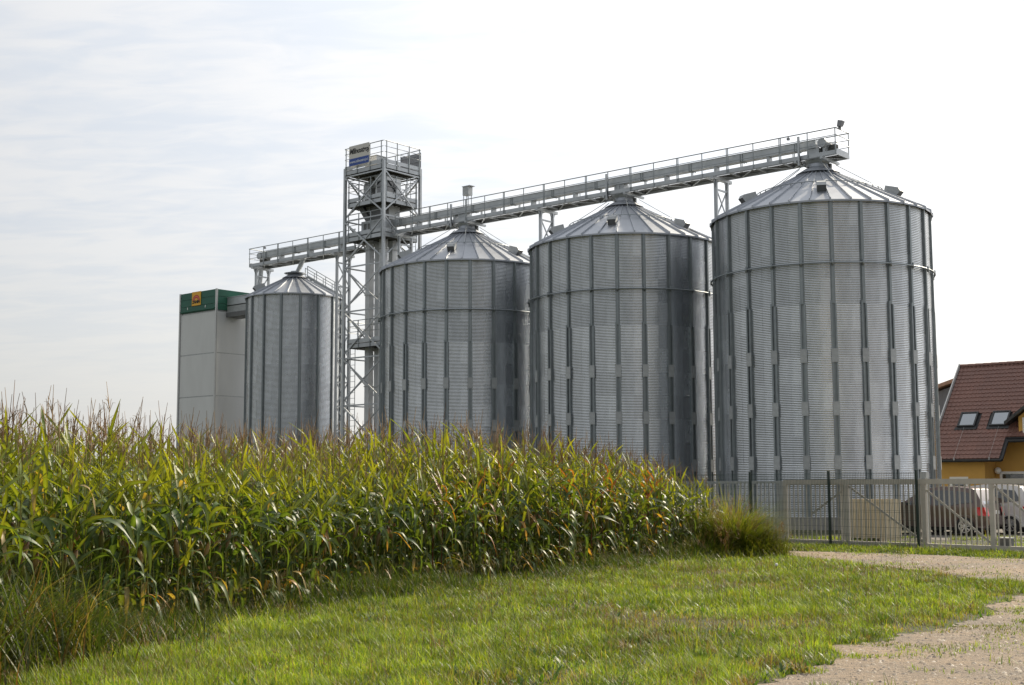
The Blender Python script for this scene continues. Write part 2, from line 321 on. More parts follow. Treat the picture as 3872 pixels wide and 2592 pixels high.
# ================================================================== silos
def arc_sheet(r, arc, h, ncor, seg):
    m = MB(); per = 4; rows = ncor*per+1; cols = seg+2; vs = []
    for i in range(rows):
        z = h*i/(rows-1); a = 0.0078*math.sin(2*PI*i/per)
        for j in range(cols):
            th = arc*min(j, seg)/seg + (R_(0.75)*(1 if r > 3.5 else 1.5) if j == seg+1 else 0)
            rr = r+a+(0.004 if j >= seg else 0); vs.append((rr*math.cos(th), rr*math.sin(th), z))
    fs = [(i*cols+j, i*cols+j+1, (i+1)*cols+j+1, (i+1)*cols+j) for i in range(rows-1) for j in range(cols-1)]
    m.add(vs, fs); return m.mesh('wall_sheet', 'galv_sheet', True)
def make_silo(name, c, r, H, zb, nst, nrf, a0, label, big):
    root = thing(name, label, 'silo', (c.x, c.y, 0))
    b = MB(); b.lathe([(r+0.16, 0.0), (r+0.16, zb-0.03), (r+0.13, zb)], 64); b.build('concrete_base', 'concrete', root)
    nr = 12; h = (H-zb)/nr; arc = 2*PI/nst*2
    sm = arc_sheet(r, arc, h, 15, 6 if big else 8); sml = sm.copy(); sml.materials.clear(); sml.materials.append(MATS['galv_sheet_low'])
    for k in range(nr):
        for i in range(nst//2):
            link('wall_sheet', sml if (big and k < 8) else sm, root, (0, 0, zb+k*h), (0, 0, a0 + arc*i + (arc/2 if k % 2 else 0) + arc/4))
    # stiffeners: slim hat channel above, twin flanges with a slot below
    z1 = 8.4 if big else 4.4; m = MB()
    def P(x0, x1, d0, d1, z0, z1_): m.box(r+d0, r+d1, x0, x1, z0, z1_)
    P(-0.045, 0.045, 0.0, 0.075, z1, H-0.02); P(-0.085, -0.045, 0.0, 0.022, z1, H-0.02); P(0.045, 0.085, 0.0, 0.022, z1, H-0.02)
    P(-0.105, -0.045, 0.0, 0.085, zb, z1+0.12); P(0.045, 0.105, 0.0, 0.085, zb, z1-0.003); P(-0.043, 0.043, 0.0, 0.02, zb, z1-0.004)
    stm = m.mesh('stiffener', 'galv_rib'); pm = MB(); pm.box(r+0.086, r+0.10, -0.125, 0.125, -0.26, 0.26); plm = pm.mesh('coupling_plate', 'galv_plate')
    for k in range(nst):
        a = a0+2*PI*k/nst; link('stiffener', stm, root, rot=(0, 0, a))
        if big:
            for z in (6.45, 4.47, 2.48): link('coupling_plate', plm, root, (0, 0, z), (0, 0, a))
    if big:
        m = MB(); m.tube([((r+0.13)*math.cos(2*PI*k/72), (r+0.13)*math.sin(2*PI*k/72), 9.94) for k in range(72)], 0.032, 6, closed=True)
        for k in range(nst):
            a = a0+2*PI*k/nst; p = Vector(((r+0.13)*math.cos(a), (r+0.13)*math.sin(a), 9.94)); m.bar(p-Vector((0, 0, 0.11)), p+Vector((0, 0, 0.11)), 0.05, 0.06)
        m.build('wind_ring', 'galv_rib', root, True)
    # roof: one panel per rib
    sl = 0.53; re = r+0.13; rt = 0.62 if big else 0.45; ze = H+0.01; zr = lambda q: ze+(re-q)*sl
    da = 2*PI/nrf; ca, sa = math.cos(da), math.sin(da); m = MB()
    m.add([(re, 0, zr(re)), (rt, 0, zr(rt)), (rt*ca, rt*sa, zr(rt)), (re*ca, re*sa, zr(re))], [(0, 3, 2, 1)])
    m.add([(re, 0, zr(re)), (re*ca, re*sa, zr(re)), (re*ca, re*sa, zr(re)-0.07), (re, 0, zr(re)-0.07)], [(0, 1, 2, 3)])
    w = 0.035; e = re+0.02
    m.add([(e, -w, zr(e)-0.07), (e, w, zr(e)-0.07), (e, w*.5, zr(e)+0.085), (e, -w*.5, zr(e)+0.085), (rt, -w*.5, zr(rt)), (rt, w*.5, zr(rt)), (rt, w*.4, zr(rt)+0.05), (rt, -w*.4, zr(rt)+0.05)],
          [(0, 1, 2, 3), (1, 5, 6, 2), (2, 6, 7, 3), (3, 7, 4, 0)])
    rpm = m.mesh('roof_panel', 'galv_roof')
    for k in range(nrf): link('roof_panel', rpm, root, rot=(0, 0, a0+da*k))
    cz = zr(rt)
    m = MB(); m.lathe([(rt+0.28, zr(rt+0.28)+0.10), (rt-0.18, zr(rt-0.18)+0.14), (rt-0.2, zr(rt-0.2)+0.26)], 40); cap = m.build('roof_cap', 'galv_roof', root)
    # ring rail on brackets and radial hand wires
    if big:
        rr = 2.55; zz_ = zr(rr)+0.14; m = MB(); m.tube([(rr*math.cos(2*PI*k/72), rr*math.sin(2*PI*k/72), zz_) for k in range(72)], 0.018, 5, closed=True)
        for k in range(nrf):
            a = a0+da*k; m.bar((rr*math.cos(a), rr*math.sin(a), zr(rr)+0.03), (rr*math.cos(a), rr*math.sin(a), zz_), 0.035, 0.035)
        m.build('roof_ring_rail', 'galv_rib', root)
        for a in (a0+da*k for k in range(1, nrf, 6)):
            m = MB(); m.bar((0.75*math.cos(a), 0.75*math.sin(a), zr(0.75)+0.34), (rr*math.cos(a), rr*math.sin(a), zz_), 0.025, 0.025); m.build('hand_wire', 'rail_steel', root)
    # vent hoods
    rv = r*0.735; vsc = 0.8
    hood = MB(); x0, x1, hw = -0.30, 0.30, 0.22
    zA = -x0*sl; zB = -x1*sl
    hood.add([(x0, -hw, zA-0.05), (x1, -hw, zB-0.05), (x1, hw, zB-0.05), (x0, hw, zA-0.05), (x0+.1, -hw, zA+0.30), (x1+0.16, -hw, zB+0.42), (x1+0.16, hw, zB+0.42), (x0+.1, hw, zA+0.30), (x1+0.26, -hw, zB+0.24), (x1+0.26, hw, zB+0.24)],
             [(0, 4, 7, 3), (4, 5, 6, 7), (0, 1, 8, 5, 4), (3, 7, 6, 9, 2), (5, 8, 9, 6)])
    hm = hood.mesh('vent_hood', 'galv_plate'); dk = MB(); dk.add([(x1+.02, -hw, zB-0.04), (x1+0.24, -hw, zB+0.23), (x1+0.24, hw, zB+0.23), (x1+.02, hw, zB-0.04)], [(0, 1, 2, 3)]); dm = dk.mesh('vent_opening', 'steel_dark')
    for a in VENTS[name if big else 'small']:
        o = link('vent_hood', hm, root, (rv*math.cos(a), rv*math.sin(a), zr(rv)), (0, 0, a), (vsc, vsc, vsc)); link('vent_opening', dm, o)
    root['_zr'] = 0; del root['_zr']
    return root, zr
def camang(c): return math.atan2(-c.y, -c.x)
VENTS = {}
ga = 'corrugated steel grain silos standing in a row'
zr_of = {}
for nm, c, off, lab, vo in (('grain_silo', SC, R_(-97.8), 'tall corrugated steel grain silo at the end of the row beside the orange house', 2),
                            ('grain_silo', SB, R_(-99.3), 'tall corrugated steel grain silo standing between two other large silos', -9),
                            ('grain_silo', SA, R_(-101.1), 'tall corrugated steel grain silo next to the lattice tower', -13)):
    base = camang(c)+R_(vo); VENTS['grain_silo'] = [base+R_(60)*k for k in range(6)]
    ro, zr = make_silo(nm, c, 4.3, 12.34, 0.47, 24, 36, off, lab, True); ro['group'] = ga
VENTS['small'] = [camang(SS)+R_(k) for k in (-75, 165)]
ro, ZRS = make_silo('small_grain_silo', SS, 2.68, 12.29, 0.47, 16, 24, R_(-73.8), 'slim corrugated steel silo between the green topped dryer and the lattice tower', False)
# stair rail up the slim silo's roof
hr = thing('roof_stair', 'steel stair with handrails climbing the slim silo roof', 'stair', (SS.x, SS.y, 0), camang(SS)+R_(100))
for sy in (-0.35, 0.35):
    m = MB(); pts = [(2.75-2.1*k/4, sy, ZRS(2.75-2.1*k/4)) for k in range(5)]
    m.tube([Vector(p)+Vector((0, 0, 0.75)) for p in pts], 0.024, 6); m.tube([Vector(p)+Vector((0, 0, 0.40)) for p in pts], 0.018, 6); m.bar(Vector(pts[0])+Vector((0, 0, 0.12)), Vector(pts[-1])+Vector((0, 0, 0.12)), 0.04, 0.12)
    m.build('handrail', 'rail_steel', hr)
    for p in pts: q = MB(); q.bar(Vector(p)+Vector((0, 0, 0.02)), Vector(p)+Vector((0, 0, 0.76)), 0.035, 0.035); q.build('handrail_post', 'rail_steel', hr)
for k in range(9):
    x = 2.68-2.0*k/8; m = MB(); m.box(x-0.09, x+0.09, -0.33, 0.33, ZRS(x)+0.15, ZRS(x)+0.18); m.build('tread', 'steel', hr)

# ================================================================== conveyor bridges (local x = along the row, -y = towards the camera)
def rowthing(name, label, cat, s, t=0.0, z=0.0, group=None): return thing(name, label, cat, row(s, t, z), ROWANG, group)
def make_bridge(name, label, s0, s1, zb, group, ends):
    root = rowthing(name, label, 'conveyor', s0, 0, zb, group); Ln = s1-s0; hw = 0.55
    for sy in (-1, 1):
        m = MB(); y = sy*hw; m.box(0, Ln, y-0.025, y+0.025, 0.02, 0.19); m.box(0, Ln, y-(0.07 if sy > 0 else 0.0), y+(0.0 if sy > 0 else 0.07), -0.004, 0.018); m.build('side_beam', 'steel', root)
        n = round(Ln/1.29)
        for k in range(n+1):
            x = Ln*k/n; x = min(max(x, 0.03), Ln-0.03); dbl = k % 2 == 0
            for dx in ((-0.035, 0.035) if dbl and 0 < k < n else (0,)):
                q = MB(); q.box(x+dx-0.018, x+dx+0.018, y-0.055 if sy < 0 else y+0.027, y-0.027 if sy < 0 else y+0.055, 0.05 if not dbl else 0.0, 1.09); q.build('railing_post', 'rail_steel', root)
        for z, rr in ((1.09, 0.024), (0.80, 0.016), (0.50, 0.016)):
            q = MB(); yy = y-0.05 if sy < 0 else y+0.05; q.tube([(-0.02, yy, z), (Ln+0.02, yy, z)], rr, 6); q.build('railing', 'rail_steel', root)
    n = round(Ln/1.29)
    for k in range(n+1):
        x = Ln*k/n; x = min(max(x, 0.04), Ln-0.04); q = MB(); q.box(x-0.03, x+0.03, -hw+0.027, hw-0.027, 0.03, 0.11); q.build('cross_beam', 'steel', root)
        if k < n:
            q = MB(); x2 = Ln*(k+1)/n; sgn = 1 if k % 2 else -1; q.bar((x+.05, -sgn*(hw-0.04), 0.014), (x2-.05, sgn*(hw-0.04), 0.014), 0.05, 0.02); q.build('diagonal_brace', 'steel', root)
    q = MB(); q.box(0.05, Ln-0.05, 0.12, hw-0.03, 0.125, 0.15); q.build('walkway', 'deck_steel', root)
    # conveyor trough with flanged joints
    c0 = 0.7 if ends[0] else -0.4; c1 = Ln-(1.0 if ends[1] else -0.4)
    q = MB(); q.box(c0, c1, -0.40, -0.06, 0.47, 0.79); q.box(c0, c1, -0.43, -0.03, 0.792, 0.812); tr = q.build('conveyor_trough', 'steel', root)
    x = c0+0.6
    while x < c1-0.3:
        for dx in (-0.055, 0.055): f = MB(); f.box(x+dx-0.012, x+dx+0.012, -0.425, -0.035, 0.44, 0.79); f.build('flange', 'galv_rib', tr)
        f = MB(); f.box(x+1.2, x+1.3, -0.38, -0.08, 0.16, 0.465); f.build('trough_stand', 'steel', tr)
        x += 2.58
    q = MB(); q.tube([(c0, 0.42, 0.93), (c1, 0.42, 0.93)], 0.03, 6); q.tube([(c0, 0.34, 0.93), (c1, 0.34, 0.93)], 0.02, 6); q.build('cable_conduit', 'rail_steel', root)
    for side, x in ((0, 0.0), (1, Ln)):
        if not ends[side]: continue
        for z, rr in ((1.09, 0.024), (0.80, 0.016), (0.50, 0.016)):
            q = MB(); q.tube([(x, -hw-0.05, z), (x, hw+0.05, z)], rr, 6); q.build('end_railing', 'rail_steel', root)
        q = MB(); dx = -0.03 if side else 0.0; q.box(x+dx, x+dx+0.03, -hw+0.03, hw-0.03, 0.0, 0.25); q.build('end_beam', 'steel', root)
        q = MB(); q.box(x-(0.95 if side else -0.3), x-(0.3 if side else -0.95)+0.0, -0.06, 0.22, 0.3, 0.58); q.build('end_plate', 'deck_steel', root)
        # drive end: drum housing and motor
        xx = x-0.85 if side else x+0.55
        q = MB(); q.lathe([(0.20, -0.45), (0.20, -0.02)], 14, xx+0.15, 0.62, axis='y'); dr = q.build('drive_housing', 'steel', root)
        q = MB(); q.lathe([(0.10, -0.02), (0.12, 0.05), (0.12, 0.26), (0.08, 0.30)], 12, xx+0.15, 0.60, axis='y'); q.build('motor', 'steel_dark', dr)
    return root
BZ = 14.90
gb = 'steel conveyor bridges either side of the tower'
make_bridge('conveyor_bridge', 'long steel conveyor bridge with railings above the three large silos', -4.6, 20.72, BZ, gb, (False, True))
make_bridge('conveyor_bridge', 'short steel conveyor bridge from the tower over the slim silo', -16.85, -7.7, 14.46, gb, (True, False))
# transfer chutes under the bridge, one per silo
def chute(s, label):
    zt = 14.86; root = rowthing('transfer_chute', label, 'chute', s, 0, 14.62, 'discharge chutes under the conveyor bridge')
    q = MB(); q.add([(-0.42, -0.36, 0.27), (0.42, -0.36, 0.27), (0.42, 0.36, 0.27), (-0.42, 0.36, 0.27), (-0.24, -0.2, -0.02), (0.24, -0.2, -0.02), (0.24, 0.2, -0.02), (-0.24, 0.2, -0.02)], [(0, 1, 2, 3), (4, 7, 6, 5), (0, 4, 5, 1), (1, 5, 6, 2), (2, 6, 7, 3), (3, 7, 4, 0)]); q.build('hopper', 'steel', root)
    q = MB(); q.box(-0.28, 0.26, -0.36, 0.04, 0.275, 0.74); q.build('valve_box', 'steel', root)
    for x in (-0.62, 0.55):
        q = MB(); q.box(x-0.05, x+0.05, -0.75, 0.78, 0.16, 0.265); q.build('support_beam', 'steel', root)
    q = MB(); q.box(-0.52, -0.44, -0.72, -0.64, 0.05, 1.25); q.build('upright', 'steel', root)
    q = MB(); q.box(0.34, 0.46, 0.24, 0.36, -0.25, 0.16); q.build('prop', 'steel_dark', root)
    q = MB(); q.tube([(-0.45, -0.7, 0.5), (-0.40, -0.62, 0.1), (-0.25, -0.5, -0.02), (-0.05, -0.42, -0.05)], 0.018, 6); q.build('cable', 'black_rubber', root)
for s, l in ((0.0, 'steel transfer chute on top of the silo next to the tower'), (9.79, 'steel transfer chute on top of the middle large silo'), (19.58, 'steel transfer chute on top of the end silo beside the house')): chute(s, l)
# trestle legs
def trestle(s, z0, z1, label, cap=True):
    root = rowthing('trestle_leg', label, 'support', s, 0, z0, 'lattice trestles carrying the conveyor bridges'); h = z1-z0
    for y in (-0.46, 0.46):
        q = MB(); q.box(-0.075, 0.075, y-0.045, y+0.045, 0, h-0.14); q.build('column', 'steel', root)
        q = MB(); q.add([(-0.02, y-0.19, h-0.14), (-0.02, y+0.19, h-0.14), (-0.02, y+0.05, h-0.46), (-0.02, y-0.05, h-0.46), (0.02, y-0.19, h-0.14), (0.02, y+0.19, h-0.14), (0.02, y+0.05, h-0.46), (0.02, y-0.05, h-0.46)], [(0, 1, 2, 3), (7, 6, 5, 4), (0, 4, 5, 1), (1, 5, 6, 2), (2, 6, 7, 3), (3, 7, 4, 0)]); q.build('gusset', 'steel', root)
    q = MB(); q.box(-0.08, 0.08, -0.78, 0.78, h-0.138, h-0.008); q.build('head_beam', 'steel', root)
    z = h-0.55; k = 0
    while z > 0.3:
        q = MB(); q.bar((0, -0.415, z), (0, 0.415, z), 0.05, 0.08); q.build('rung', 'steel', root)
        if z-1.5 > 0:
            for sg in (-1, 1): q = MB(); q.bar((0.03*sg, -0.41*sg, z-0.06), (0.03*sg, 0.41*sg, z-1.24), 0.035, 0.06); q.build('diagonal', 'steel', root)
        z -= 1.32
trestle(5.2, 0, BZ-0.005, 'lattice steel trestle between the tower side silo and the middle silo')
trestle(14.98, 0, BZ-0.005, 'lattice steel trestle between the middle silo and the end silo')
trestle(-4.46, 0, BZ-0.005, 'lattice steel trestle against the tower under the long bridge')
trestle(-9.3, 0, 14.455, 'lattice steel trestle between the slim silo and the tower')
trestle(-16.35, 0, 14.455, 'lattice steel trestle under the free end of the short bridge')
# pipes at the short bridge
pz = MB(); pr = rowthing('down_pipe', 'round steel feed pipe running down onto the slim silo cap', 'pipe', -13.39, 0, 14.0)
pz.tube([(0.9, -0.1, 0.62), (0.25, 0, -0.10), (0.05, 0, -0.26)], 0.13, 12); pz.build('pipe', 'steel', pr)
q = MB(); q.lathe([(0.30, -0.27), (0.62, -0.22), (0.62, -0.20), (0.2, -0.14)], 20); q.build('collar', 'steel', pr)
pr = rowthing('dryer_pipe', 'round steel pipe dropping from the short bridge end towards the dryer', 'pipe', -16.35, 0, 13.0)
q = MB(); q.tube([(-0.1, 0, 1.52), (-0.35, 0, -0.3), (-0.45, 0, -1.0)], 0.14, 12); q.build('pipe', 'steel', pr)
# floodlights and cabinet on the bridge
fl = rowthing('floodlight', 'grey floodlight tilted up on the bridge end rail above the end silo', 'lamp', 20.72, 0.2, BZ+1.11)
q = MB(); q.add([(-0.09, -0.10, 0.10), (0.09, -0.10, 0.10), (0.09, 0.10, 0.10), (-0.09, 0.10, 0.10), (-0.03, -0.12, 0.36), (0.17, -0.12, 0.30), (0.17, 0.12, 0.30), (-0.03, 0.12, 0.36)], [(0, 3, 2, 1), (4, 5, 6, 7), (0, 1, 5, 4), (1, 2, 6, 5), (2, 3, 7, 6), (3, 0, 4, 7)]); q.build('lamp_head', 'sign_grey', fl)
q = MB(); q.box(-0.05, 0.03, -0.06, 0.06, -0.02, 0.11); q.build('bracket', 'steel_dark', fl)
for s, t in ((-15.4, 0.55), (18.6, 0.55)):
    lp = rowthing('walkway_lamp', 'tiny lamp fixed under the top rail of the short bridge' if s < 0 else 'tiny lamp fixed under the top rail of the long bridge', 'lamp', s, t+0.06, (14.46 if s < 0 else BZ)+0.93, 'small lamps along the bridges')
    q = MB(); q.box(-0.05, 0.05, -0.05, 0.05, 0, 0.10); q.build('lamp_body', 'sign_grey', lp); q = MB(); q.box(-0.015, 0.015, -0.015, 0.015, 0.101, 0.17); q.build('clip', 'steel_dark', lp)
cb = rowthing('control_cabinet', 'small grey cabinet on legs standing on the long bridge', 'cabinet', -0.3, -0.36, BZ+0.15)
q = MB(); q.box(-0.20, 0.20, -0.16, 0.16, 1.42, 1.86); q.build('cabinet_body', 'galv_plate', cb); q = MB(); q.box(-0.22, 0.34, -0.2, 0.2, 1.863, 1.89); q.build('cabinet_roof', 'steel', cb)
for x in (-0.16, 0.16):
    for y in (-0.12, 0.12): q = MB(); q.box(x-0.015, x+0.015, y-0.015, y+0.015, 0, 1.418); q.build('leg', 'rail_steel', cb)

# ================================================================== elevator tower: 3.0 along the row, 2.7 deep
TX0, TX1, TY0, TY1 = -1.5, 1.5, -1.4, 1.3            # local; -y faces the camera side
tw = rowthing('lattice_tower', 'tall galvanised lattice elevator tower with railed platforms and cross bracing', 'tower', -6.15, 0, 0)
for x in (TX0, TX1):
    for y in (TY0, TY1): q = MB(); q.box(x-0.07, x+0.07, y-0.07, y+0.07, 0, 18.72); q.build('corner_post', 'steel', tw)
LV = [18.25, 15.82, 13.3, 10.9, 8.4, 5.9, 3.4, 0.9]
cor = [(TX0, TY0), (TX1, TY0), (TX1, TY1), (TX0, TY1)]
for i in range(4):
    a = Vector(cor[i]); b = Vector(cor[(i+1) % 4]); d = (b-a).normalized(); nr = Vector((d.y, -d.x))
    for k, z in enumerate(LV):
        P1 = a+d*0.072+nr*0.0; P2 = b-d*0.072
        q = MB(); q.bar((P1.x, P1.y, z), (P2.x, P2.y, z), 0.07, 0.07); q.build('ring_beam', 'steel', tw)
        if k < len(LV)-1 or True:
            zt, zl = z-0.08, max(z-2.2, 0.05); o1 = nr*0.045; o2 = nr*-0.045
            q = MB(); q.bar((P1.x+o1.x, P1.y+o1.y, zt), (P2.x+o1.x, P2.y+o1.y, zl), 0.05, 0.075); q.build('diagonal_brace', 'steel', tw)
            q = MB(); q.bar((P2.x+o2.x, P2.y+o2.y, zt), (P1.x+o2.x, P1.y+o2.y, zl), 0.05, 0.075); q.build('diagonal_brace', 'steel', tw)
def platform(zb, inset, rails, toe=True):
    x0, x1, y0, y1 = TX0+inset, TX1-inset, TY0+inset, TY1-inset
    q = MB(); q.box(x0, x1, y0, y1, zb+0.20, zb+0.24); dk = q.build('platform', 'deck_steel', tw)
    for k in range(9):
        yy = y0+0.12+(y1-y0-0.24)*k/8; q = MB(); q.box(x0+0.05, x1-0.05, yy-0.025, yy+0.025, zb+0.06, zb+0.197); q.build('deck_joist', 'deck_steel', dk)
    cs = [(x0, y0), (x1, y0), (x1, y1), (x0, y1)]
    for i in range(4):
        a = Vector(cs[i]); b = Vector(cs[(i+1) % 4]); d = (b-a).normalized(); nr = Vector((d.y, -d.x)); a1 = a+d*0.03+nr*0.02; b1 = b-d*0.03+nr*0.02
        q = MB(); q.bar((a1.x, a1.y, zb+0.10), (b1.x, b1.y, zb+0.10), 0.03, 0.20); q.build('edge_beam', 'steel', dk)
        q = MB(); q.bar((a1.x, a1.y, zb+0.37), (b1.x, b1.y, zb+0.37), 0.03, 0.20); q.build('toe_board', 'steel', dk)
        if i not in rails: continue
        for hgt, rr in ((1.30, 0.024), (1.0, 0.016), (0.7, 0.016)):
            q = MB(); q.tube([(a1.x, a1.y, zb+0.2+hgt-0.05), (b1.x, b1.y, zb+0.2+hgt-0.05)], rr, 6); q.build('railing', 'rail_steel', dk)
        n = 4
        for k in range(n):
            p = a1+(b1-a1)*((k+0.12 if k < n-1 else k-0.12)/(n-1) if k in (0, n-1) else k/(n-1)); p = p+nr*0.035
            q = MB(); q.box(p.x-0.02, p.x+0.02, p.y-0.02, p.y+0.02, zb-0.01, zb+1.46); q.build('railing_post', 'rail_steel', dk)
platform(18.34, -0.02, (0, 1, 2, 3)); platform(16.56, 0.10, (0, 1, 2, 3)); platform(14.70, 0.10, (0, 2)); platform(8.95, 0.12, (0, 1, 2, 3))
q = MB()
for x in (0.62, 1.02): q.tube([(x, TY1+0.16, 0.2), (x, TY1+0.16, 18.7)], 0.02, 6)
for k in range(62): q.tube([(0.62, TY1+0.16, 0.4+0.295*k), (1.02, TY1+0.16, 0.4+0.295*k)], 0.012, 4)
q.build('ladder', 'rail_steel', tw)
q = MB()
for x in (-1.35, -0.98): q.tube([(x, TY0+0.35, 0.2), (x, TY0+0.35, 9.0)], 0.02, 6)
for k in range(29): q.tube([(-1.35, TY0+0.35, 0.4+0.295*k), (-0.98, TY0+0.35, 0.4+0.295*k)], 0.012, 4)
q.build('ladder', 'rail_steel', tw)
# bucket elevators inside the tower
def elevator(x, y, ztop, zhead, label):
    root = rowthing('bucket_elevator', label, 'elevator', -6.15+x, -y, 0.0, 'bucket elevators inside the tower')
    for dy in (-0.34, 0.34):
        q = MB(); q.box(-0.16, 0.16, dy-0.17, dy+0.17, 0.02, ztop); tr = q.build('trunk', 'duct_steel', root)
        for z in np.arange(2.0, ztop-0.5, 2.45): f = MB(); f.box(-0.19, 0.19, dy-0.20, dy+0.20, z, z+0.05); f.build('flange', 'galv_plate', tr)
    q = MB(); q.box(-0.24, 0.24, -0.62, 0.62, ztop+0.002, zhead); hd = q.build('head_housing', 'duct_steel', root)
    q = MB(); prof = [(math.cos(PI*k/10)*0.62, math.sin(PI*k/10)*0.36) for k in range(11)]
    q.add([(-0.24, a, zhead+0.002+b) for a, b in prof]+[(0.24, a, zhead+0.002+b) for a, b in prof], [tuple(range(11)), tuple(range(21, 10, -1))]+[(k, k+1, k+12, k+11) for k in range(10)]); q.build('head_hood', 'duct_steel', hd)
    q = MB(); q.lathe([(0.12, 0.26), (0.16, 0.30), (0.16, 0.62), (0.1, 0.66)], 12, 0, 0, axis='y')
    for i, vv in enumerate(q.v): q.v[i] = (vv[1], vv[0]-0.1, vv[2]+zhead-0.15)
    q.build('motor', 'steel_dark', hd)
    q = MB(); q.box(-0.35, 0.35, -0.7, 0.7, 0.0, 0.018); q.build('boot_base', 'steel', root)
elevator(-0.55, -0.1, 17.1, 17.75, 'bucket elevator with twin square trunks on the slim silo side of the tower')
elevator(0.35, 0.05, 15.9, 17.55, 'bucket elevator with twin square trunks on the large silo side of the tower')
def rowbox(name, label, cat, s, t, z, parts, group=None):
    r = rowthing(name, label, cat, s, t, z, group)
    for pn, m, bx in parts: q = MB(); q.box(*bx); q.build(pn, m, r)
    return r
rowbox('machine_cabin', 'pale grey machine cabin with dark panes on the tower middle platform', 'cabin', -5.15, 0.75, 16.81,
       [('cabin_body', 'duct_steel', (-0.35, 0.35, -0.45, 0.75, 0, 1.15)), ('cabin_roof', 'galv_plate', (-0.40, 0.40, -0.5, 0.8, 1.152, 1.2)), ('window_pane', 'glass_dark', (0.352, 0.372, -0.25, 0.05, 0.35, 0.95)), ('window_pane', 'glass_dark', (0.352, 0.372, 0.09, 0.39, 0.35, 0.95)), ('window_pane', 'glass_dark', (-0.2, 0.15, -0.47, -0.452, 0.3, 0.9))])
rowbox('spout_box', 'grey spout box hanging under the middle platform of the tower', 'chute', -5.9, 0.45, 15.0,
       [('box_body', 'steel_dark', (-0.35, 0.35, -0.3, 0.3, 0.75, 1.555)), ('lower_spout', 'steel', (-0.16, 0.16, -0.16, 0.16, 0.0, 0.748))])
q = MB(); sp = rowthing('slanting_spout', 'slanting steel spout below the tower middle platform', 'chute', -6.9, 0.7, 15.0); q.bar((-0.1, 0, 1.55), (0.8, 0, 0.35), 0.3, 0.3); q.build('spout', 'steel_dark', sp)
rowbox('gear_box', 'square grey machine housing on the tower top platform', 'machine', -6.35, 0.35, 18.585, [('housing', 'duct_steel', (-0.45, 0.45, -0.4, 0.4, 0, 0.72)), ('lid', 'galv_plate', (-0.48, 0.48, -0.43, 0.43, 0.722, 0.76))])
rowbox('distributor', 'grey distributor housing on the tower bridge level platform', 'machine', -5.7, 0.75, 14.945, [('housing', 'steel', (-0.9, 0.75, -0.42, 0.2, 0, 0.75)), ('access_hatch', 'steel_dark', (-0.7, -0.5, -0.44, -0.422, 0.3, 0.6)), ('access_hatch', 'steel_dark', (-0.4, -0.2, -0.44, -0.422, 0.3, 0.6))])
# company banner on the top rail, facing the camera side
bn = rowthing('company_banner', 'white and blue company banner hung on the tower top railing', 'sign', -6.42, 1.4+0.14, 18.72)
q = MB(); q.box(-0.78, 0.78, -0.012, 0.012, 0.0, 1.12); q.build('board', 'sign_white', bn)
q = MB(); q.box(-0.775, 0.775, -0.018, -0.0135, 0.03, 0.42); q.build('blue_band', 'sign_blue', bn)
t1 = link('lettering', textmesh('Mlinostroj', 0.40, 'ink_black', shear=0.35, weight=0.011, sx=0.92), bn, (0, -0.017, 0.80), (PI/2, 0, 0))
t2 = link('lettering', textmesh('www.mlinostroj.si', 0.205, 'sign_text', weight=0.004, sx=0.92), bn, (0, -0.0235, 0.23), (PI/2, 0, 0))
b2 = rowthing('rear_banner', 'dark grey back of a banner on the far tower railing', 'sign', -5.5, -1.3-0.13, 18.72); q = MB(); q.box(-0.78, 0.78, -0.012, 0.012, 0.0, 0.95); q.build('board', 'sign_grey', b2)
for x in (-0.74, 0.74): q = MB(); q.box(x-0.02, x+0.02, -0.05, -0.014, -0.1, 0.98); q.build('batten', 'rail_steel', b2)

# ================================================================== dryer cladding tower
dl = 3.55; dw = 3.5
dr = rowthing('grain_dryer', 'tall boxy grain dryer clad in white panels with a green top', 'dryer', -18.35-dl/2, 0, 0)
x0, x1, y0, y1 = -dl/2, dl/2, -1.75, -1.75+dw
q = MB(); q.box(x0+0.06, x1-0.06, y0+0.06, y1-0.06, 0, 13.1); q.build('core', 'panel_trim', dr)
zs = [0.02, 1.92, 4.43, 6.94, 9.46, 11.93]
for i in range(5):
    z0, z1 = zs[i]+0.03, zs[i+1]-0.03
    for nm, bx in (('wall_panel', (x0+0.09, x1-0.09, y0, y0+0.05, z0, z1)), ('wall_panel', (x1-0.05, x1, y0+0.09, y1-0.09, z0, z1)), ('wall_panel', (x0, x0+0.05, y0+0.09, y1-0.09, z0, z1)), ('wall_panel', (x0+0.09, x1-0.09, y1-0.05, y1, z0, z1))):
        q = MB(); q.box(*bx); q.build(nm, 'white_panel', dr)
        # joint strip between panel rows
        bb = list(bx); bb[4] = z1+0.003; bb[5] = z1+0.057; q = MB(); q.box(*bb); q.build('joint_strip', 'galv_plate', dr)
gz = [11.99, 12.38, 12.80, 13.22]
for i in range(3):
    z0, z1 = gz[i]+0.008, gz[i+1]-0.012
    for bx in ((x0+0.09, x1-0.09, y0-0.03, y0+0.04, z0, z1), (x1-0.04, x1+0.03, y0+0.09, y1-0.09, z0, z1), (x0-0.03, x0+0.04, y0+0.09, y1-0.09, z0, z1), (x0+0.09, x1-0.09, y1-0.04, y1+0.03, z0, z1)):
        q = MB(); q.box(*bx); q.build('green_panel', 'green_panel', dr)
for x in (x0, x1):
    for y in (y0, y1): q = MB(); q.box(x-0.05, x+0.06, y-0.06, y+0.05, 0, 13.23); q.build('corner_trim', 'panel_trim', dr)
q = MB(); q.box(x0+0.09, x1-0.09, y0-0.11, y0-0.032, 12.06, 12.12); q.build('gutter_ledge', 'green_panel', dr)
